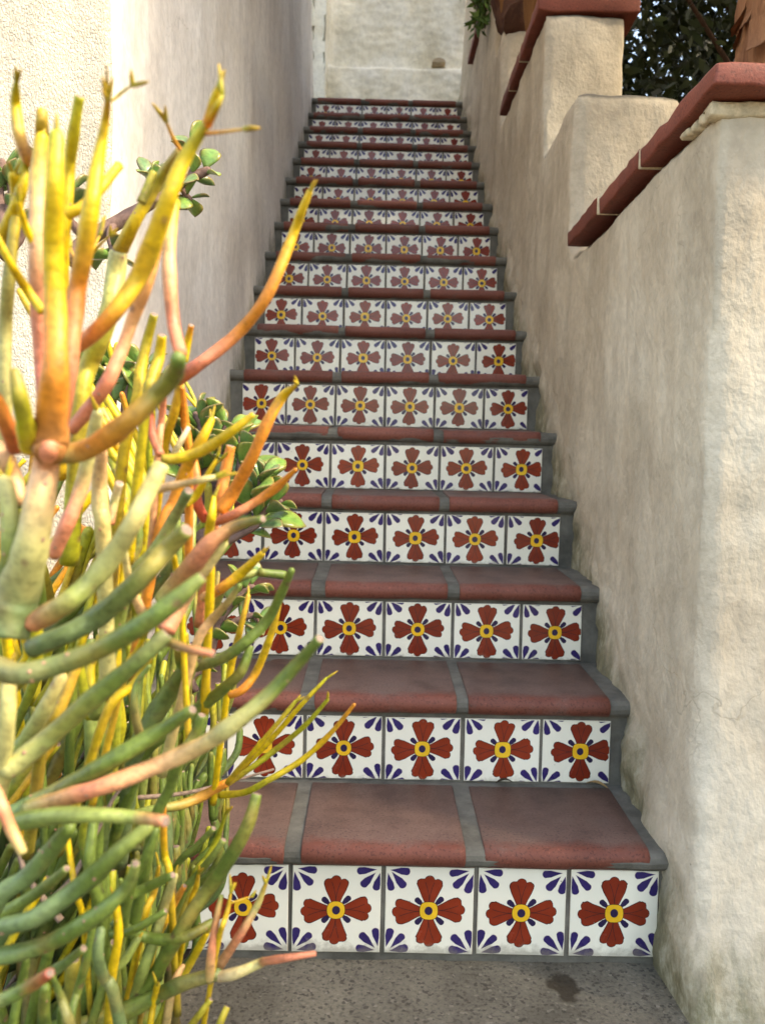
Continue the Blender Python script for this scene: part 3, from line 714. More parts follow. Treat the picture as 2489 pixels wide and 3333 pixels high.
# crop, colours base->tip, depth at base, depth at tip, polyline TIP->BASE with widths: (x, y, w), flags: c cut tip, x extend base into the bush
ST = [
('A','OHYG',.50,.46,[(82,95,16),(78,200,44),(95,350,55),(125,440,58),(155,495,50)],''),
('A','RPHY',.49,.47,[(205,385,62),(190,600,78),(183,900,80),(192,1200,82),(215,1480,84),(235,1700,80)],''),
('A','VM',.49,.47,[(208,235,40),(206,300,52),(205,385,60)],'c'),
('A','NNOOYYG',.43,.40,[(278,372,58),(270,600,82),(262,900,92),(272,1200,98),(275,1480,108),(258,1680,140),(245,1850,150),(240,1925,120)],''),
('A','YYG',.54,.50,[(390,172,42),(365,330,48),(342,520,52),(328,700,54),(310,900,58),(300,1200,60)],'cx'),
('A','RPOYYM',.46,.43,[(528,195,24),(515,300,36),(480,500,58),(450,700,74),(410,950,82),(380,1120,78),(345,1400,84),(315,1640,84),(290,1830,60)],''),
('A','YV',.44,.42,[(520,22,8),(524,110,14),(530,190,20)],''),('A','YG',.44,.42,[(648,116,8),(600,150,12),(545,195,14)],''),
('A','YM',.49,.52,[(580,512,40),(510,600,48),(420,700,48),(330,752,44)],'c'),
('A','MYG',.52,.50,[(118,480,50),(108,620,54),(60,760,58),(-10,890,60)],''),
('A','YY',.46,.44,[(-10,860,30),(60,1000,38),(130,1110,40),(212,1225,40)],''),
('A','YY',.47,.46,[(92,690,28),(140,840,32),(215,975,34)],''),
('A','KKVY',.53,.50,[(70,560,44),(85,700,50),(62,900,52),(42,1100,54),(28,1300,56),(25,1560,60)],'x'),
('A','POYYYG',.47,.43,[(1020,290,36),(900,480,66),(830,650,76),(760,850,86),(680,1050,82),(580,1200,76),(470,1320,72),(350,1410,62)],''),
('A','OYY',.43,.41,[(1065,128,22),(1045,190,36),(1012,300,38)],''),('A','OYG',.43,.41,[(1088,165,18),(1060,220,30),(1015,310,36)],''),
('A','OM',.43,.41,[(1197,330,10),(1100,344,15),(1005,352,18)],''),('A','OM',.52,.50,[(812,292,12),(850,380,16),(892,445,20)],''),
('A','MYGV',.60,.56,[(872,448,40),(790,560,55),(720,680,58),(650,800,62),(590,920,66)],''),
('A','GGK',.60,.60,[(580,930,78),(565,1050,84),(545,1180,84),(500,1330,84),(430,1500,88),(400,1640,80)],'cx'),
('A','VG',.57,.56,[(752,540,32),(725,610,40),(690,690,40)],'c'),
('A','PPHY',.50,.54,[(855,690,46),(828,900,60),(832,1100,64),(852,1300,62),(885,1430,56)],''),
('A','PPHO',.51,.49,[(775,880,52),(720,1080,60),(650,1260,62),(600,1400,62),(530,1560,64),(450,1680,64),(350,1800,56)],''),
('A','RPOOYY',.58,.55,[(1512,640,28),(1475,730,38),(1435,840,46),(1360,1030,52),(1285,1180,56),(1180,1310,58),(1080,1400,60),(960,1490,62),(870,1555,60)],''),
('A','VYG',.60,.60,[(755,1238,38),(722,1360,46),(692,1500,50),(675,1640,52),(640,1760,52),(600,1960,52)],'cx'),
('A','YGY',.58,.58,[(792,1340,42),(778,1450,50),(740,1560,50),(720,1640,46)],'cx'),
('A','YYO',.62,.60,[(935,1290,26),(918,1370,32),(900,1470,36)],'c'),
('A','YM',.56,.55,[(490,850,10),(440,940,18),(370,1010,26)],''),('A','OM',.56,.55,[(345,910,10),(360,960,16),(372,1015,20)],''),
('A','YM',.56,.55,[(540,850,8),(500,885,12),(455,935,14)],''),
('B','BOVE',.44,.40,[(872,255,76),(850,330,84),(760,430,88),(640,545,96),(520,640,100),(400,705,92),(250,725,80)],''),
('B','BBKHP',.46,.43,[(240,690,100),(228,770,122),(195,950,138),(160,1150,155),(105,1352,185),(70,1480,190),(50,1620,150)],''),
('B','HH',.47,.46,[(95,930,66),(55,820,92),(10,730,95),(-40,680,90)],''),
('B','BLK',.46,.44,[(25,860,70),(55,1050,84),(45,1220,80),(20,1330,60)],''),
('B','YGV',.43,.40,[(75,325,50),(100,450,78),(130,590,86),(145,690,76)],''),
('B','RO',.45,.43,[(-20,450,70),(30,560,74),(80,690,66)],''),
('B','PPKK',.52,.50,[(480,520,48),(445,680,60),(400,880,66),(335,1050,66),(262,1215,56)],''),
('B','KKH',.56,.54,[(502,700,46),(488,850,70),(492,980,76),(505,1075,70)],'x'),
('B','PKW',.57,.56,[(585,860,36),(560,950,38),(540,1060,38)],'c'),
('B','PLKK',.45,.43,[(790,770,74),(725,900,82),(650,1050,90),(560,1200,95),(440,1345,98),(330,1440,98),(235,1500,94),(160,1545,82)],'c'),
('B','HK',.48,.45,[(1055,830,24),(980,845,32),(900,862,36),(765,890,42)],''),
('B','VYYY',.56,.53,[(1240,522,26),(1130,610,46),(1000,695,50),(880,738,48),(790,742,42)],'c'),
('B','OOOYY',.64,.60,[(1455,375,14),(1430,395,26),(1380,440,42),(1310,560,50),(1240,720,54),(1150,890,58),(1075,1000,58)],''),
('B','RPOO',.64,.60,[(1443,795,20),(1350,882,42),(1250,952,44),(1150,1010,44),(1060,1050,36)],''),
('B','LPE',.56,.51,[(1285,1035,38),(1150,1070,52),(1030,1150,78),(950,1250,90),(870,1352,92),(790,1440,80)],'c'),
('B','PO',.68,.66,[(1128,680,44),(1102,800,52),(1072,950,54),(1050,1020,50)],'cx'),
('B','RRO',.68,.68,[(948,750,34),(965,860,44),(965,960,46),(1005,1040,40)],''),
('B','OOY',.62,.60,[(1032,558,34),(985,650,50),(905,800,54),(850,950,54),(785,1085,50)],'x'),
('B','YM',.63,.62,[(882,390,44),(852,520,46),(808,665,42)],'x'),('B','OO',.63,.62,[(892,400,30),(905,560,38),(925,710,38)],'x'),
('B','HP',.61,.60,[(802,420,28),(790,560,34),(778,660,32)],'x'),('B','PR',.60,.60,[(732,500,36),(745,620,38),(785,720,36)],''),
('B','KW',.61,.60,[(922,588,22),(882,660,28),(835,745,28)],'c'),
('B','YY',.60,.59,[(1046,930,22),(1036,1020,42),(1022,1115,44),(1030,1300,40)],'x'),
('B','YYY',.61,.60,[(1062,735,10),(1015,820,28),(960,920,34),(905,965,34)],''),('B','MY',.60,.60,[(1085,740,6),(1050,775,10),(1015,815,14)],''),
('B','LLB',.58,.55,[(922,898,44),(845,1040,50),(745,1200,52),(640,1330,54)],'cx'),
('B','BBLE',.48,.45,[(912,1090,72),(820,1180,92),(720,1290,98),(600,1410,96),(480,1510,94),(340,1590,92),(150,1670,84)],'c'),
('C','BBEEL',.43,.39,[(905,108,52),(800,200,84),(650,315,100),(450,430,100),(250,505,104),(80,540,106),(-60,490,100)],'c'),
('C','KLEB',.46,.43,[(745,365,72),(600,500,86),(400,665,95),(220,825,98),(20,985,84)],'c'),
('C','EP',.44,.42,[(958,452,34),(840,430,44),(725,385,44)],'c'),
('C','BEEE',.63,.59,[(1305,82,36),(1260,180,46),(1200,300,52),(1100,400,56),(1000,470,58),(880,505,62)],''),
('C','EE',.62,.61,[(800,425,46),(812,480,56),(840,520,62)],'c'),
('C','BBE',.66,.62,[(850,505,78),(750,640,92),(650,800,92),(600,930,80)],'x'),
('C','BE',.55,.53,[(668,510,26),(612,590,32),(600,690,38),(628,825,40)],''),
('C','EEE',.66,.62,[(1122,415,38),(1080,530,54),(1000,610,60),(900,690,64),(780,790,62),(650,900,60)],'cx'),
('C','YYM',.72,.70,[(1112,195,24),(1080,330,32),(1042,480,36),(1018,630,32)],'x'),
('C','OOYM',.70,.68,[(1255,225,20),(1210,380,36),(1150,530,40),(1090,610,40),(1030,638,34)],''),
('C','LPHKEE',.50,.46,[(1432,385,50),(1330,500,64),(1200,640,78),(1050,765,84),(900,865,86),(700,955,86),(480,1040,86),(300,1095,80),(120,1150,80)],'c'),
('C','BEEE',.51,.48,[(862,702,52),(700,810,76),(550,900,90),(400,990,92),(200,1100,92),(40,1180,90)],'c'),
('C','EEE',.58,.56,[(905,728,46),(870,820,58),(800,935,58),(760,1060,56),(700,1180,56)],'cx'),
('C','MYG',.74,.70,[(1322,668,20),(1230,780,28),(1130,900,30),(1020,1030,30)],''),
('C','OYYG',.80,.76,[(1462,562,16),(1350,680,25),(1220,830,28),(1100,950,30),(1005,1040,30)],''),
('C','MGGG',.80,.76,[(1467,658,18),(1370,770,26),(1250,870,29),(1130,960,29),(1005,1045,28)],''),
('C','YGYO',.80,.76,[(1586,680,18),(1480,810,26),(1350,930,30),(1200,1020,32),(1100,1072,34),(985,1085,32)],''),
('D','LLO',.74,.76,[(1005,72,42),(900,130,48),(800,168,50),(700,185,46),(560,240,44)],'x'),
('C','HOYY',.66,.62,[(1172,5,36),(1080,90,48),(990,160,50),(915,198,44)],''),
('C','EE',.74,.74,[(1278,98,40),(1160,86,40)],'c'),('C','EL',.75,.74,[(1150,86,36),(1080,110,40),(1000,160,40)],'cx'),
('C','KHE',.60,.58,[(1072,148,28),(1020,222,38),(950,300,46),(885,400,48)],'x'),
('C','PHK',.55,.54,[(1000,-40,50),(870,130,80),(800,240,84),(745,350,84)],''),
('C','MY',.58,.57,[(640,385,26),(610,450,34),(570,510,34)],'x'),('C','VYY',.56,.55,[(672,470,30),(600,590,44),(490,695,46)],'x'),
('C','VM',.54,.53,[(348,500,46),(300,625,56),(250,740,60),(195,830,58)],'x'),
('C','KKK',.46,.44,[(40,560,76),(35,720,80),(18,900,74),(-10,1100,70)],''),
('C','LLK',.53,.51,[(275,560,60),(200,700,72),(120,830,74),(40,930,66)],'x'),
('C','HK',.56,.54,[(562,0,32),(582,130,42),(640,272,44)],''),('C','YY',.58,.58,[(780,15,24),(792,80,32),(808,135,30)],'x'),
('D','ELLLP',.45,.42,[(742,238,56),(600,222,70),(430,210,84),(250,215,94),(60,245,84)],'c'),
('D','HPK',.42,.40,[(105,382,46),(50,270,62),(0,150,66),(-60,40,66)],'c'),
('D','EEEEE',.64,.59,[(1150,118,50),(1112,250,68),(1040,385,72),(950,520,74),(860,645,76),(775,790,74),(690,930,70),(600,1080,66)],'c'),
('D','BBBEL',.48,.45,[(655,270,66),(530,375,84),(420,480,90),(300,575,92),(150,675,94),(-40,750,90)],'x'),
('D','EL',.53,.50,[(300,450,38),(220,520,54),(120,590,60),(-20,670,60)],'c'),
('D','BBE',.49,.46,[(310,270,72),(230,370,90),(120,490,98),(-20,600,98)],'x'),
('D','BEEL',.48,.44,[(608,428,44),(575,520,60),(480,625,76),(350,715,82),(180,800,88),(-30,850,88)],'c'),
('D','HPKM',.63,.60,[(1192,515,16),(1150,620,38),(1080,740,44),(985,885,50)],''),
('D','KPE',.61,.60,[(992,568,26),(965,700,38),(945,850,48),(940,950,44)],'c'),
('D','WKPP',.62,.58,[(1415,830,26),(1300,848,36),(1190,865,40),(1170,872,44),(1060,918,58),(975,935,46)],'c'),
('D','EEEB',.64,.62,[(965,925,66),(820,965,68),(700,1022,78),(550,1095,90),(400,1150,90),(200,1200,90)],'x'),
('D','VYYO',.64,.63,[(735,160,24),(735,320,34),(742,400,34),(762,480,34)],'x'),
('D','ELLK',.64,.63,[(782,485,38),(740,620,50),(690,780,55),(645,900,58),(612,1010,58),(590,1150,58)],'x'),
('D','VYO',.66,.65,[(828,528,26),(780,610,38),(740,690,40),(690,800,38)],'cx'),
('D','EE',.61,.58,[(742,640,30),(645,700,42),(560,738,44),(445,745,42)],'c'),
('D','BEEE',.62,.62,[(945,695,44),(850,748,54),(750,768,56),(650,756,56),(560,718,54),(510,678,48)],''),
('D','EEL',.68,.66,[(1003,322,32),(950,400,38),(880,485,40),(820,560,40)],'cx'),('D','EEL',.69,.68,[(958,270,28),(880,350,34),(790,440,36)],'cx'),
('D','EGG',.70,.68,[(1012,205,12),(980,300,28),(930,400,32),(870,480,32)],'x'),
('D','EEE',.61,.58,[(775,480,38),(650,540,54),(550,592,56),(460,650,54)],'c'),
('D','VYYY',.56,.55,[(300,285,26),(320,430,30),(340,560,32),(372,665,30)],'x'),
('D','EEE',.56,.55,[(422,240,46),(402,400,54),(412,520,54),(450,615,50)],'x'),
('D','BBB',.55,.54,[(452,735,50),(440,840,56),(468,940,60),(505,995,60)],'x'),
('D','EE',.57,.57,[(422,680,36),(392,850,44),(350,1000,44),(320,1120,42)],'x'),
('D','BER',.44,.41,[(225,918,48),(150,970,62),(60,1020,66),(-20,1050,66)],'c'),
('D','BE',.48,.46,[(238,935,24),(272,1020,40),(305,1120,52),(330,1220,52)],''),
('D','BE',.51,.48,[(375,808,38),(285,880,50),(190,940,54)],'c'),
('D','VGG',.62,.60,[(945,1038,26),(895,1105,36),(840,1190,38)],'cx'),('D','VGG',.60,.59,[(1018,1070,30),(985,1147,38),(950,1250,40)],'cx'),
('D','VYY',.58,.58,[(520,590,34),(532,750,44),(505,920,46)],'x'),
('D','VGGY',.66,.66,[(925,745,34),(855,870,42),(795,970,44),(735,1090,44),(690,1200,44)],'x'),
('D','YY',.63,.62,[(705,975,28),(690,1050,32),(670,1180,34)],'x'),
('D','YM',.60,.60,[(1035,555,12),(1020,640,26),(1000,700,30),(980,770,28)],'x'),('D','MM',.60,.60,[(1130,575,6),(1085,588,8),(1035,605,10)],''),
('D','KH',.64,.64,[(818,890,24),(780,960,38),(760,1050,42)],'x'),
('D','LEE',.58,.57,[(700,285,40),(655,400,48),(590,520,50)],'x'),
('D','YYM',.66,.66,[(890,470,14),(880,530,26),(850,620,28)],'x'),('D','YM',.66,.66,[(712,440,20),(690,560,34),(650,660,36)],'x'),
('D','EE',.52,.50,[(120,860,34),(100,960,44),(60,1147,46)],'x'),('D','EL',.60,.59,[(615,770,40),(560,860,46),(480,950,48)],'x'),
]
for si, (cp, cl, db, dt, pl, fl) in enumerate(ST):
    ox, oy, sc = CROP[cp]; n = len(pl); pts, rr = [], []
    for i, (x, y, wd) in enumerate(pl):
        dep = dt + (db - dt) * i / (n - 1) + .006 * math.sin(i * 1.9 + si)
        pts.append(at(ox + x / sc, oy + y / sc, dep)); rr.append(wd / sc / 2 / 2838.5 * dep * (1.08 if cp in 'AB' else .93))
    if 'x' in fl:
        d = (pts[-1] - pts[-2]).normalized()
        for e in (1, 2): pts.append(pts[-1] + (d * .4 + Vector((-.12, .35, -.75))).normalized() * .06); rr.append(rr[-1] * 1.03)
    pts.reverse(); rr.reverse()
    tb = tube(pts, rr, cl, 12 if rr[0] > .006 else 8, si, 'c' in fl, 5); prt = [tb]
    if 'c' not in fl and cl[-1] in 'YGMKL' and rr[-1] < .009:      # small tip leaves
        R4 = random.Random(si); dd = (pts[-1] - pts[-2]).normalized()
        for q in range(R4.randint(1, 3)):
            d2 = (dd + Vector((R4.uniform(-.6, .6), R4.uniform(-.5, .3), R4.uniform(-.2, .6)))).normalized(); L4 = R4.uniform(.006, .014)
            prt.append(tube([pts[-1] - dd * rr[-1] * .3, pts[-1] + d2 * L4 * .6, pts[-1] + d2 * L4], [.0012, .001, .0004], 'GM', 5, q, False, 2))
    v, f, c, mi = join(prt)
    link('stem', mesh('stem', v, f, [M_stem, M_scar], mi, True, c), fire)
# inner and rear branches: upright pencils forking out of short trunks; shade of the gaps is in their dark colours
R2 = random.Random(31)
def zcap(z): return -.235 if z < .8 else -.235 - .55 * (z - .8)
def grow(base, dirv, length, r, seed, n=4):
    pts = [base]; d = dirv.normalized(); rr = [r * 1.1]
    for i in range(n):
        d = (d + Vector((R2.uniform(-.13, .16), R2.uniform(-.12, .12), R2.uniform(-.02, .16)))).normalized()
        q = pts[-1] + d * length / n
        if q.x > zcap(q.z): q.x = zcap(q.z) - R2.uniform(0, .01)
        pts.append(q); rr.append(r * (1 - .25 * (i + 1) / n))
    return pts, rr, d
for k in range(92):
    bx = R2.uniform(-.80, -.31); by = R2.uniform(.78, 1.34)
    if k % 3 == 0: bx, by = R2.uniform(-.50, -.28), R2.uniform(.60, .98)
    low = k % 5 < 3
    base = Vector((bx, by, R2.choice([-.03, .0, .1]) if low else R2.choice([.1, .3, .45])))
    parts = []
    L0 = R2.uniform(.16, .30); r0 = R2.uniform(.0062, .0098)
    pts, rr, d = grow(base, Vector((R2.uniform(.15, 1.1) if low else R2.uniform(0, .5), R2.uniform(-.25, .1), 1)), L0, r0, k)
    parts.append(tube(pts, rr, 'DBE' if low else 'DEE', 9, k, False, 4))
    for q in range(R2.randint(3, 4)):
        p2, r2, d2 = grow(pts[-1], d + Vector((R2.uniform(-.5, .8), R2.uniform(-.4, .3), R2.uniform(-.3, .2))), R2.uniform(.15, .28), r0 * .78, k * 7 + q)
        zt2 = p2[-1].z
        cl = R2.choice(['DEE', 'DBE', 'DDE', 'DEE', 'DEV', 'DDE', 'DBE', 'DEL'] if zt2 < .62 else ['DEG', 'EVG', 'EEL', 'DEE', 'VGY', 'VOO'] if zt2 < .85 else ['EGY', 'LKO', 'GYO', 'HOY', 'EGG'])  # low forks coloured darker, standing in for shade deep in the bush
        parts.append(tube(p2, r2, cl, 9, k * 7 + q, R2.random() < .4, 4))
        if R2.random() < .55:
            for w2 in range(2):
                p3, r3, d3 = grow(p2[-1], d2 + Vector((R2.uniform(-.5, .6), R2.uniform(-.4, .3), R2.uniform(.0, .5))), R2.uniform(.08, .15), r0 * .52, 0, 3)
                parts.append(tube(p3, r3, R2.choice(['EEG', 'DE', 'EE', 'BEG', 'DEE'] if p3[-1].z < .7 else ['GYY', 'YYO', 'GGY', 'EGY']), 8, k + w2, R2.random() < .3, 3))
    v, f, c, mi = join(parts)
    link('branch', mesh('branch', v, f, [M_stem, M_scar], mi, True, c), fire)

for k in range(70):      # slender young shoots
    p = Vector((R2.uniform(-.55, -.27), R2.uniform(.60, 1.0), R2.uniform(-.02, .62)))
    p4, r4, d4 = grow(p, Vector((R2.uniform(.1, 1.0), R2.uniform(-.4, .1), 1)), R2.uniform(.12, .26), R2.uniform(.0026, .0046), k, 4)
    t_ = tube(p4, r4, R2.choice(['EEG', 'DEE', 'EGG', 'EEL', 'EGY', 'GYM', 'DEG']), 8, k + 500, R2.random() < .25, 4)
    link('shoot', mesh('shoot', t_[0], t_[1], [M_stem, M_scar], t_[3], True, t_[2]), fire)
for k in range(22):      # dead grey twigs caught in the bush
    p = Vector((R2.uniform(-.5, -.26), R2.uniform(.62, .95), R2.uniform(.0, .6))); d = Vector((R2.uniform(-.4, .7), R2.uniform(-.4, .2), R2.uniform(.1, 1))).normalized()
    q = [p]
    for i in range(4): d = (d + Vector((R2.uniform(-.35, .35), R2.uniform(-.3, .3), R2.uniform(-.3, .3)))).normalized(); q.append(q[-1] + d * R2.uniform(.02, .05))
    t_ = tube(q, [.0028, .0024, .002, .0016, .001], 'D', 6, k, True, 3)
    link('dead_twig', mesh('dead_twig', t_[0], t_[1], [M_scar], None, True), fire)
# jade plants
def leaf_mesh(seed, L=.036, Wd=.0245, th=.0030):
    R = random.Random(seed); vs, fs, cs = [], [], []; nu, nv = 9, 8
    for i in range(nu + 1):
        t = i / nu; wv = Wd * .5 * (math.sin(math.pi * min(1, t * .96 + .04) ** 1.35) ** .8 + .10 * (1 - t)); wv = max(wv, .0006)
        if i == nu: wv = .0008
        cu = .10 * L * math.sin(t * 2.4) * (1 + seed * .15)
        hh = th * (.35 + .65 * math.sin(math.pi * min(1, t + .05))) if i < nu else .0005
        for j in range(nv):
            a = 2 * math.pi * j / nv; x = math.cos(a) * wv; z = math.sin(a) * hh
            vs.append(Vector((x, t * L, z + cu + abs(x) * .25)))
            e = abs(math.cos(a)) ** 3 * .5 if t > .4 else .0
            e = max(e, .5 if t > .93 else 0)
            base = [(.11, .22, .045), (.10, .19, .075), (.14, .25, .05), (.085, .17, .06)][seed]
            cs.append(lerp(lerp((.16, .24, .06), base, min(1, t * 2.5)), (.34, .09, .04), e * .9))
    for i in range(nu):
        for j in range(nv):
            j2 = (j + 1) % nv; fs.append((i * nv + j, i * nv + j2, (i + 1) * nv + j2, (i + 1) * nv + j))
    fs.append(tuple(range(nv))[::-1]); fs.append(tuple(nu * nv + j for j in range(nv)))
    return mesh('leaf', vs, fs, [M_leaf], smooth=True, cols=cs)
LM = [leaf_mesh(s) for s in range(4)]
R3 = random.Random(5)
def put_leaf(root, p, d, s, spin=None):
    d = d.normalized(); o = link('leaf', LM[R3.randrange(4)], root)
    q = d.to_track_quat('Y', 'Z'); q = q @ Matrix.Rotation(R3.uniform(-.8, .8) if spin is None else spin, 3, 'Y').to_quaternion()
    o.rotation_mode = 'QUATERNION'; o.rotation_quaternion = q; o.location = p; o.scale = (s * R3.uniform(.75, 1.2), s * R3.uniform(.8, 1.15), s)
def jade(label, stems, leaf_s, dens, root_loc, tips_only=.45):
    root = empty('jade_plant', root_loc); tag(root, label, 'plant', None)
    for (pts, r0, r1) in stems:
        n = len(pts); rr = [r0 + (r1 - r0) * i / (n - 1) for i in range(n)]
        v, f, c, mi = tube(pts, rr, 'DD', 8, n, False, 4)
        link('branch', mesh('branch', v, f, [M_bark], None, True), root)
        L = sum((pts[i + 1] - pts[i]).length for i in range(n - 1)); m = max(2, int(L * tips_only / .013 * dens))
        for k in range(m):
            t = 1 - tips_only * (k / m); x = t * (n - 1); i0 = min(int(x), n - 2); p = pts[i0].lerp(pts[i0 + 1], x - i0)
            d = (pts[i0 + 1] - pts[i0]).normalized(); a = d.orthogonal().normalized(); b = d.cross(a); an = (k % 2) * math.pi / 2 + R3.uniform(-.3, .3)
            for sg in (0, math.pi):
                s_ = a * math.cos(an + sg) + b * math.sin(an + sg)
                put_leaf(root, p + s_ * rr[-1], s_ * 1.0 + d * R3.uniform(.35, .9) + Vector((0, 0, .15)), leaf_s * R3.uniform(.7, 1.15) * (.75 if k < 2 else 1))
    return root
def vA(x, y, d, cp='A'):
    ox, oy, sc = CROP[cp]; return at(ox + x / sc, oy + y / sc, d)
jade('jade plant branch with dark trunk reaching up over the left wall corner',
     [([vA(330, 980, 1.15), vA(430, 870, 1.16), vA(560, 795, 1.17), vA(700, 715, 1.18), vA(800, 650, 1.19), vA(930, 570, 1.2), vA(1010, 535, 1.2)], .012, .006),
      ([vA(930, 570, 1.2), vA(950, 500, 1.2), vA(925, 430, 1.19)], .005, .003), ([vA(770, 690, 1.18), vA(745, 630, 1.18), vA(740, 570, 1.17)], .005, .003),
      ([vA(560, 795, 1.17), vA(535, 850, 1.15), vA(560, 960, 1.14)], .006, .003), ([vA(880, 600, 1.2), vA(900, 640, 1.2), vA(930, 670, 1.2)], .004, .003),
      ([vA(430, 870, 1.16), vA(330, 760, 1.15), vA(330, 650, 1.14)], .007, .004)],
     1.35, .5, vA(330, 980, 1.15), .5)
jade('jade plant with dark bark behind the yellow stems at the left edge of the photo',
     [([vA(0, 950, 1.1), vA(20, 800, 1.1), vA(-10, 640, 1.1), vA(10, 500, 1.1)], .012, .005), ([vA(0, 950, 1.1), vA(90, 870, 1.1), vA(120, 760, 1.1)], .01, .005),
      ([vA(20, 800, 1.1), vA(60, 650, 1.1), vA(40, 560, 1.1)], .006, .004)], 1.3, .5, vA(0, 950, 1.1), .6)
jade('jade plant full of round red-rimmed leaves crowding the middle steps',
     [([vA(980, 1150, 1.12, 'B'), vA(1020, 950, 1.14, 'B'), vA(1000, 760, 1.14, 'B'), vA(985, 590, 1.14, 'B'), vA(960, 530, 1.14, 'B')], .009, .005),
      ([vA(1020, 950, 1.13, 'B'), vA(1080, 790, 1.13, 'B'), vA(1085, 640, 1.13, 'B'), vA(1110, 580, 1.13, 'B')], .007, .004),
      ([vA(1040, 1050, 1.1, 'B'), vA(1150, 880, 1.1, 'B'), vA(1180, 740, 1.1, 'B'), vA(1175, 650, 1.1, 'B')], .007, .004),
      ([vA(1100, 1080, 1.08, 'B'), vA(1220, 980, 1.06, 'B'), vA(1260, 880, 1.05, 'B'), vA(1280, 820, 1.05, 'B')], .006, .003),
      ([vA(1120, 1120, 1.08, 'B'), vA(1240, 1040, 1.07, 'B'), vA(1320, 980, 1.06, 'B'), vA(1370, 950, 1.06, 'B')], .006, .003),
      ([vA(1100, 1150, 1.08, 'B'), vA(1200, 1100, 1.07, 'B'), vA(1270, 1060, 1.07, 'B')], .005, .003),
      ([vA(900, 1000, 1.12, 'B'), vA(890, 800, 1.14, 'B'), vA(900, 640, 1.15, 'B')], .007, .004),
      ([vA(1020, 950, 1.13, 'B'), vA(940, 830, 1.13, 'B'), vA(1000, 720, 1.13, 'B')], .006, .004)],
     1.4, .9, vA(980, 1150, 1.12, 'B'), .8)
jade('small-leaved jade plant low among the green stems beside the fourth riser',
     [([vA(940, 480, 1.0, 'C'), vA(960, 380, 1.0, 'C'), vA(1010, 270, 1.0, 'C'), vA(1090, 170, 1.0, 'C'), vA(1130, 150, 1.0, 'C')], .006, .003),
      ([vA(960, 380, 1.0, 'C'), vA(1050, 310, 1.0, 'C'), vA(1130, 280, 1.0, 'C'), vA(1150, 300, 1.0, 'C')], .005, .003),
      ([vA(940, 460, 1.0, 'C'), vA(930, 390, 1.0, 'C'), vA(960, 330, 1.0, 'C')], .004, .003),
      ([vA(880, 620, 1.0, 'C'), vA(860, 560, 1.0, 'C'), vA(920, 520, 1.0, 'C')], .004, .003)],
     1.0, 1.0, vA(940, 480, 1.0, 'C'), .8)
jade('shaded jade plant deep behind the upright firestick stems on the left',
     [([vA(300 + 60 * i, 560 + (i % 3) * 60, 1.08 + .03 * (i % 2), 'B'), vA(290 + 66 * i, 420, 1.1, 'B'), vA(330 + 62 * i, 280 + (i % 2) * 90, 1.1, 'B')], .006, .004) for i in range(8)],
     1.2, .8, vA(400, 600, 1.1, 'B'), .8)

# ------------------------------------------------------------------ trees behind the right wall
def leafmat(name, a, b_):
    m, nt, b = newmat(name, .5, .3)
    gi = N(nt, 'ShaderNodeNewGeometry'); r = ramp(nt, [(0.0, a), (1.0, b_)]); nt.links.new(gi.outputs['Random Per Island'], r.inputs[0])
    nt.links.new(r.outputs[0], b.inputs['Base Color']); return m
M_fol = leafmat('dark_foliage', (.014, .022, .008), (.04, .055, .015))
M_fol2 = leafmat('green_foliage', (.05, .10, .02), (.13, .20, .04))
def barkm(name, a, b_):
    m, nt, b = newmat(name, .9, .15)
    tc = N(nt, 'ShaderNodeTexCoord').outputs['Object']
    n1 = tex(nt, 'ShaderNodeTexNoise', 10, tc, (1, 1, .25), Detail=8.0, Roughness=.7, Distortion=1.0)
    r = ramp(nt, [(.3, a), (.65, b_)]); nt.links.new(n1.outputs[0], r.inputs[0]); nt.links.new(r.outputs[0], b.inputs['Base Color'])
    nt.links.new(bump(nt, n1.outputs[0], 1.0, .02), b.inputs['Normal']); return m
M_tb = barkm('peeling_bark', (.14, .055, .03), (.42, .20, .10))
M_tb2 = barkm('dark_bark', (.035, .02, .014), (.10, .055, .035))
def leaves(n, sampler, size, mats, rs, aspect=.42):
    co = np.empty((n * 4, 3), np.float32)
    for i in range(n):
        p = sampler(rs); d = Vector((rs.gauss(0, 1), rs.gauss(0, 1), rs.gauss(0, .8))).normalized(); a = d.orthogonal().normalized()
        a = (Matrix.Rotation(rs.uniform(0, 6.28), 3, d) @ a); L = size * rs.uniform(.6, 1.3); b = d.cross(a)
        co[i * 4] = p; co[i * 4 + 1] = p + a * L * .5 + b * L * aspect * .5; co[i * 4 + 2] = p + a * L; co[i * 4 + 3] = p + a * L * .5 - b * L * aspect * .5
    me = bpy.data.meshes.new('leaves'); me.vertices.add(n * 4); me.vertices.foreach_set('co', co.ravel())
    me.loops.add(n * 4); me.loops.foreach_set('vertex_index', np.arange(n * 4, dtype=np.int32))
    me.polygons.add(n); me.polygons.foreach_set('loop_start', np.arange(0, n * 4, 4, dtype=np.int32)); me.polygons.foreach_set('loop_total', np.full(n, 4, np.int32))
    for m in mats: me.materials.append(m)
    me.update(); me.validate(); return me
ka, kb = math.tan(-SUN_AZ), math.tan(SUN_EL) / math.cos(SUN_AZ)
FACES = ((3.02, 1.62, 2.60, 1.0), (2.50, 1.25, 2.12, 1.0), (4.03, 2.25, 3.0, 1.0), (1.38, -.2, 1.65, 1.0))     # gaps cut in the crown to let sun onto the wall's front faces
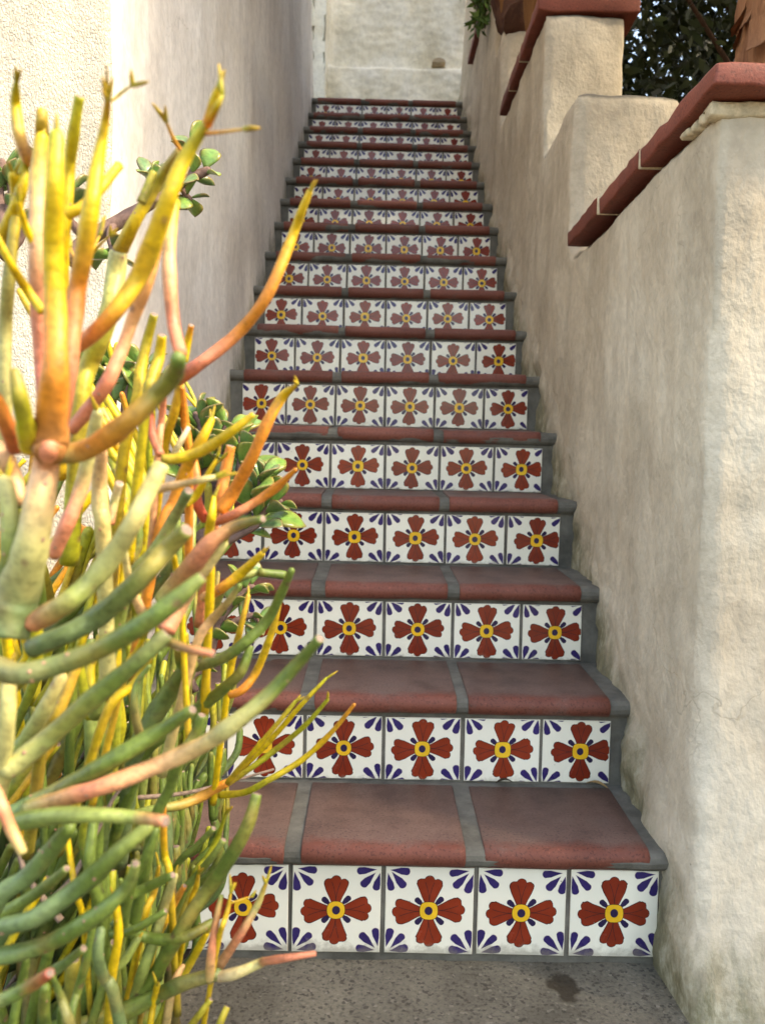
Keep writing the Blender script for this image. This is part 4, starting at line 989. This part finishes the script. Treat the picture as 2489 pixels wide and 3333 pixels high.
def crown_ok(p, r):  # crown is shaped along the sun's rays so that it shades the passage
    dx = p.x - .52
    if dx < .02: return False
    if p.y < 1.35 - ka * dx: return False
    if p.y < 1.55 - ka * dx and p.z < 1.52 + kb * dx: return False
    for (yf, za, zb_, pr) in FACES:
        t = (p.y - yf) / sun_dir.y
        if t > 0:
            q = p - sun_dir * t
            if .34 < q.x < 1.1 and za < q.z < zb_ and r.random() < pr: return False
    return True
def sampler_near(rs):
    while True:
        x = rs.uniform(.55, 2.6); y = rs.uniform(.7, 7.6); z = rs.uniform(1.75, 6.2)
        p = Vector((x, y, z))
        if z < 1.05 + .66 * y or z > 3.6 + .62 * y: continue    # out-of-view crown above the terraces, put in to shade the passage
        if crown_ok(p, rs): return p
def sampler_far(rs):
    while True:
        c_ = Vector((rs.uniform(.9, 4.0), rs.uniform(3.2, 6.5), rs.uniform(1.6, 5.2)))
        if c_.z > 1.2 + .66 * c_.y: continue
        if noise.noise(c_ * 2.8) < -.10: continue
        if crown_ok(c_, rs): return c_
rs = random.Random(3)
t1 = empty('tree', (.98, 1.95, 1.33)); tag(t1, 'leaning tree trunk with flaking red-brown bark rising behind the red coping', 'tree')
tp = [Vector((.80, 1.92, 1.30)), Vector((.82, 1.93, 1.50)), Vector((.845, 1.95, 1.66)), Vector((.87, 1.97, 1.86)), Vector((.98, 2.0, 2.2)), Vector((1.2, 2.1, 2.8)), Vector((1.3, 2.2, 3.4))]
v, f, c, mi = tube(tp, [.17, .145, .12, .11, .10, .08, .05], 'DD', 20, 3, False, 10)
v = [q + (q - Vector((.86, 1.95, q.z))).normalized() * (.05 * fbm(q.x, q.y, q.z * .4, 6, 5)) for q in v]
link('trunk', mesh('trunk', v, f, [M_tb], None, True), t1)
for i in range(16):    # curling flakes of bark
    z = rs.uniform(1.5, 2.1); an = rs.uniform(2.6, 5.4); ctr = tp[2].lerp(tp[4], (z - 1.66) / .54) if z > 1.66 else tp[1].lerp(tp[2], (z - 1.5) / .16)
    r = .118; p = Vector((ctr.x + r * math.cos(an), ctr.y + r * math.sin(an), z)); out = Vector((math.cos(an), math.sin(an), 0)); tg = Vector((-out.y, out.x, 0))
    vs = []; nu = 6; hh, ww = rs.uniform(.05, .13), rs.uniform(.02, .045)
    for a in range(nu):
        for b in (-1, -.3, .4, 1):
            t = a / (nu - 1); q = p + Vector((0, 0, -hh * t)) + tg * ww * b * (1 - .5 * t * t) + out * (.006 + .03 * t * t + .004 * fbm(t * 3, b, i, 2))
            vs.append(q)
    m4_ = len(vs); vs += [q - out * .003 for q in vs]
    fs = []
    for a in range(nu - 1):
        for b in range(3):
            i0 = a * 4 + b; fs.append((i0, i0 + 1, i0 + 5, i0 + 4)); fs.append((m4_ + i0, m4_ + i0 + 4, m4_ + i0 + 5, m4_ + i0 + 1))
    link('bark_flake', mesh('bark_flake', vs, fs, [M_tb], smooth=True), t1)
cr_ = link('crown', leaves(100000, sampler_near, .085, [M_fol], rs), t1); cr_['kind'] = 'stuff'
t2 = empty('tree', (2.2, 4.6, 2.1)); tag(t2, 'dark leafy tree with sky showing through beyond the stepped wall', 'tree')
link('trunk', mesh('trunk', *tube([Vector((2.2, 4.6, 2.0)), Vector((2.15, 4.6, 3.0)), Vector((2.3, 4.5, 4.2))], [.12, .1, .07], 'DD', 10, 5, False, 6)[:2], [M_tb2], None, True), t2)
for (a, b) in (((1.62, 3.5, 1.9), (.98, 3.2, 2.62)), ((1.9, 3.7, 2.0), (1.35, 3.6, 2.7)), ((1.75, 3.4, 2.05), (1.25, 3.3, 2.12)), ((1.5, 3.5, 2.3), (1.8, 3.4, 2.6))):
    a, b = Vector(a), Vector(b); link('branch', mesh('branch', *tube([a, a.lerp(b, .4) + Vector((.02, 0, .03)), b], [.014, .011, .006], 'DD', 7, 2, False, 6)[:2], [M_tb2], None, True), t2)
cr2 = link('crown', leaves(70000, sampler_far, .068, [M_fol], rs), t2); cr2['kind'] = 'stuff'
# broad-leaved shrub on the terrace
def clump(name, label, centres, n, size, mat, cat='shrub'):
    root = empty(name, centres[0][0]); tag(root, label, cat)
    def s(r):
        c, rr = centres[r.randrange(len(centres))]; return Vector(c) + Vector((r.gauss(0, rr), r.gauss(0, rr), r.gauss(0, rr)))
    f_ = link('foliage', leaves(n, s, size, [mat], rs, .35), root); f_['kind'] = 'stuff'
    for (c, rr) in centres:
        c = Vector(c); link('stem', mesh('stem', *tube([Vector(centres[0][0]) + Vector((.06, .02, -.25)), c.lerp(Vector(centres[0][0]), .5) + Vector((0, 0, -.05)), c], [.008, .006, .003], 'DD', 6, 1, False, 4)[:2], [M_tb2], None, True), root)
    return root
clump('shrub', 'small green shrub growing at the foot of the flaking trunk', [((.80, 2.15, 1.52), .03), ((.86, 2.25, 1.50), .04), ((.74, 2.2, 1.50), .02)], 260, .05, M_fol2)
clump('shrub', 'twiggy green shrub hanging over the wall top near the head of the steps',
      [((.46, 4.78, 3.43), .035), ((.40, 4.85, 3.47), .03), ((.50, 4.6, 3.42), .04), ((.46, 4.62, 3.12), .02), ((.47, 4.6, 3.22), .02), ((.36, 4.8, 3.40), .015)], 420, .055, M_fol2)
# bark sheath and dry leaf leaning over the third section
t3 = empty('palm', (.66, 4.2, 2.6)); tag(t3, 'brown sheathed palm stump leaning out over the upper wall', 'palm')
v, f, c, mi = tube([Vector((.60, 4.05, 2.84)), Vector((.575, 4.18, 2.95)), Vector((.56, 4.2, 3.2)), Vector((.58, 4.2, 3.6))], [.085, .095, .10, .09], 'DD', 12, 9, False, 6)
link('trunk', mesh('trunk', v, f, [barkm('palm_bark', (.05, .022, .015), (.16, .07, .04))], None, True), t3)
def blade(p, d, L, wd, curl, mat, root, name='sheath'):
    d = Vector(d).normalized(); s = d.cross(Vector((0, -1, 0))).normalized(); o = s.cross(d); vs = []; n = 8
    for i in range(n + 1):
        t = i / n; w2 = wd * math.sin(math.pi * (.12 + .86 * t)) ** .7
        for b in (-1, 0, 1):
            for th in (0, .004): vs.append(Vector(p) + d * L * t + s * w2 * b + o * (curl * t * t + .25 * abs(b) * w2 + th))
    fs = []
    for i in range(n):
        for b in range(2):
            q = i * 6 + b * 2; fs += [(q, q + 2, q + 8, q + 6), (q + 1, q + 7, q + 9, q + 3)]
    for i in range(n): fs += [(i * 6, i * 6 + 6, i * 6 + 7, i * 6 + 1), (i * 6 + 4, i * 6 + 5, i * 6 + 11, i * 6 + 10)]
    link(name, mesh(name, vs, fs, [mat], smooth=True), root)
M_dry = barkm('dry_sheath', (.13, .055, .022), (.33, .15, .055))
blade((.60, 3.60, 2.95), (-.10, 0, -1), .43, .055, .02, M_dry, t3)
blade((.66, 3.55, 2.95), (-.25, .1, -1), .36, .05, .01, M_dry, t3)
blade((.52, 4.1, 3.2), (.02, .05, -1), .36, .035, .01, M_dry, t3)

# unseen shade caster right of the camera, added to keep sun off the steps
hd = empty('shade_hedge', (1.75, .4, GZ)); tag(hd, 'tall clipped leafy block added out of view to shade the lowest steps', 'shade_hedge')
link('shade_hedge_core', box_mesh('shade_hedge_core', 1.55, 1.95, -.3, .93, -.05, 2.3, [M_tb2], .02, 2), hd)
def samp_h(r):
    a = r.random()
    if a < .6: return Vector((1.54 + r.uniform(-.06, .02), r.uniform(-.35, .95), r.uniform(0, 2.36)))
    if a < .8: return Vector((r.uniform(1.5, 2.0), .94 + r.uniform(-.02, .03), r.uniform(0, 2.36)))
    return Vector((r.uniform(1.5, 2.0), r.uniform(-.35, .95), 2.32 + r.uniform(-.02, .06)))
hf = link('foliage', leaves(9000, samp_h, .05, [M_fol], rs), hd); hf['kind'] = 'stuff'

# little litter on the treads
def litter(name, label, x, y, z, L, a, col):
    vs = []; n = 6
    for i in range(n + 1):
        t = i / n; w2 = .16 * L * math.sin(math.pi * (.06 + .9 * t))
        for b in (-1, 0, 1): vs.append(Vector(((t - .5) * L * math.cos(a) - b * w2 * math.sin(a), (t - .5) * L * math.sin(a) + b * w2 * math.cos(a), .002 + .006 * math.sin(t * 3) + .35 * abs(b) * w2)))
    m_ = len(vs); vs += [q + Vector((0, 0, -.0008)) for q in vs]; fs = []
    for i in range(n):
        for b in range(2):
            q = i * 3 + b; fs += [(q, q + 3, q + 4, q + 1), (m_ + q, m_ + q + 1, m_ + q + 4, m_ + q + 3)]
    o = link(name, mesh(name, vs, fs, [col], smooth=True)); o.location = (x, y, z); tag(o, label, 'leaf')
M_dl = simple('dry_leaf', (.30, .19, .08), .8, .2, 80)
M_dl2 = simple('dead_leaf', (.05, .035, .022), .9, .2, 80)
litter('dry_leaf', 'dry tan leaf lying at the right end of the lowest tread', .43, Y0 + RUN - .022, zt(1) + .001, .045, .6 + 2, M_dl)
litter('dead_leaf', 'small dark dead leaf against the second riser', .245, Y0 + RUN - .014, zt(1) + .001, .035, .1, M_dl2)
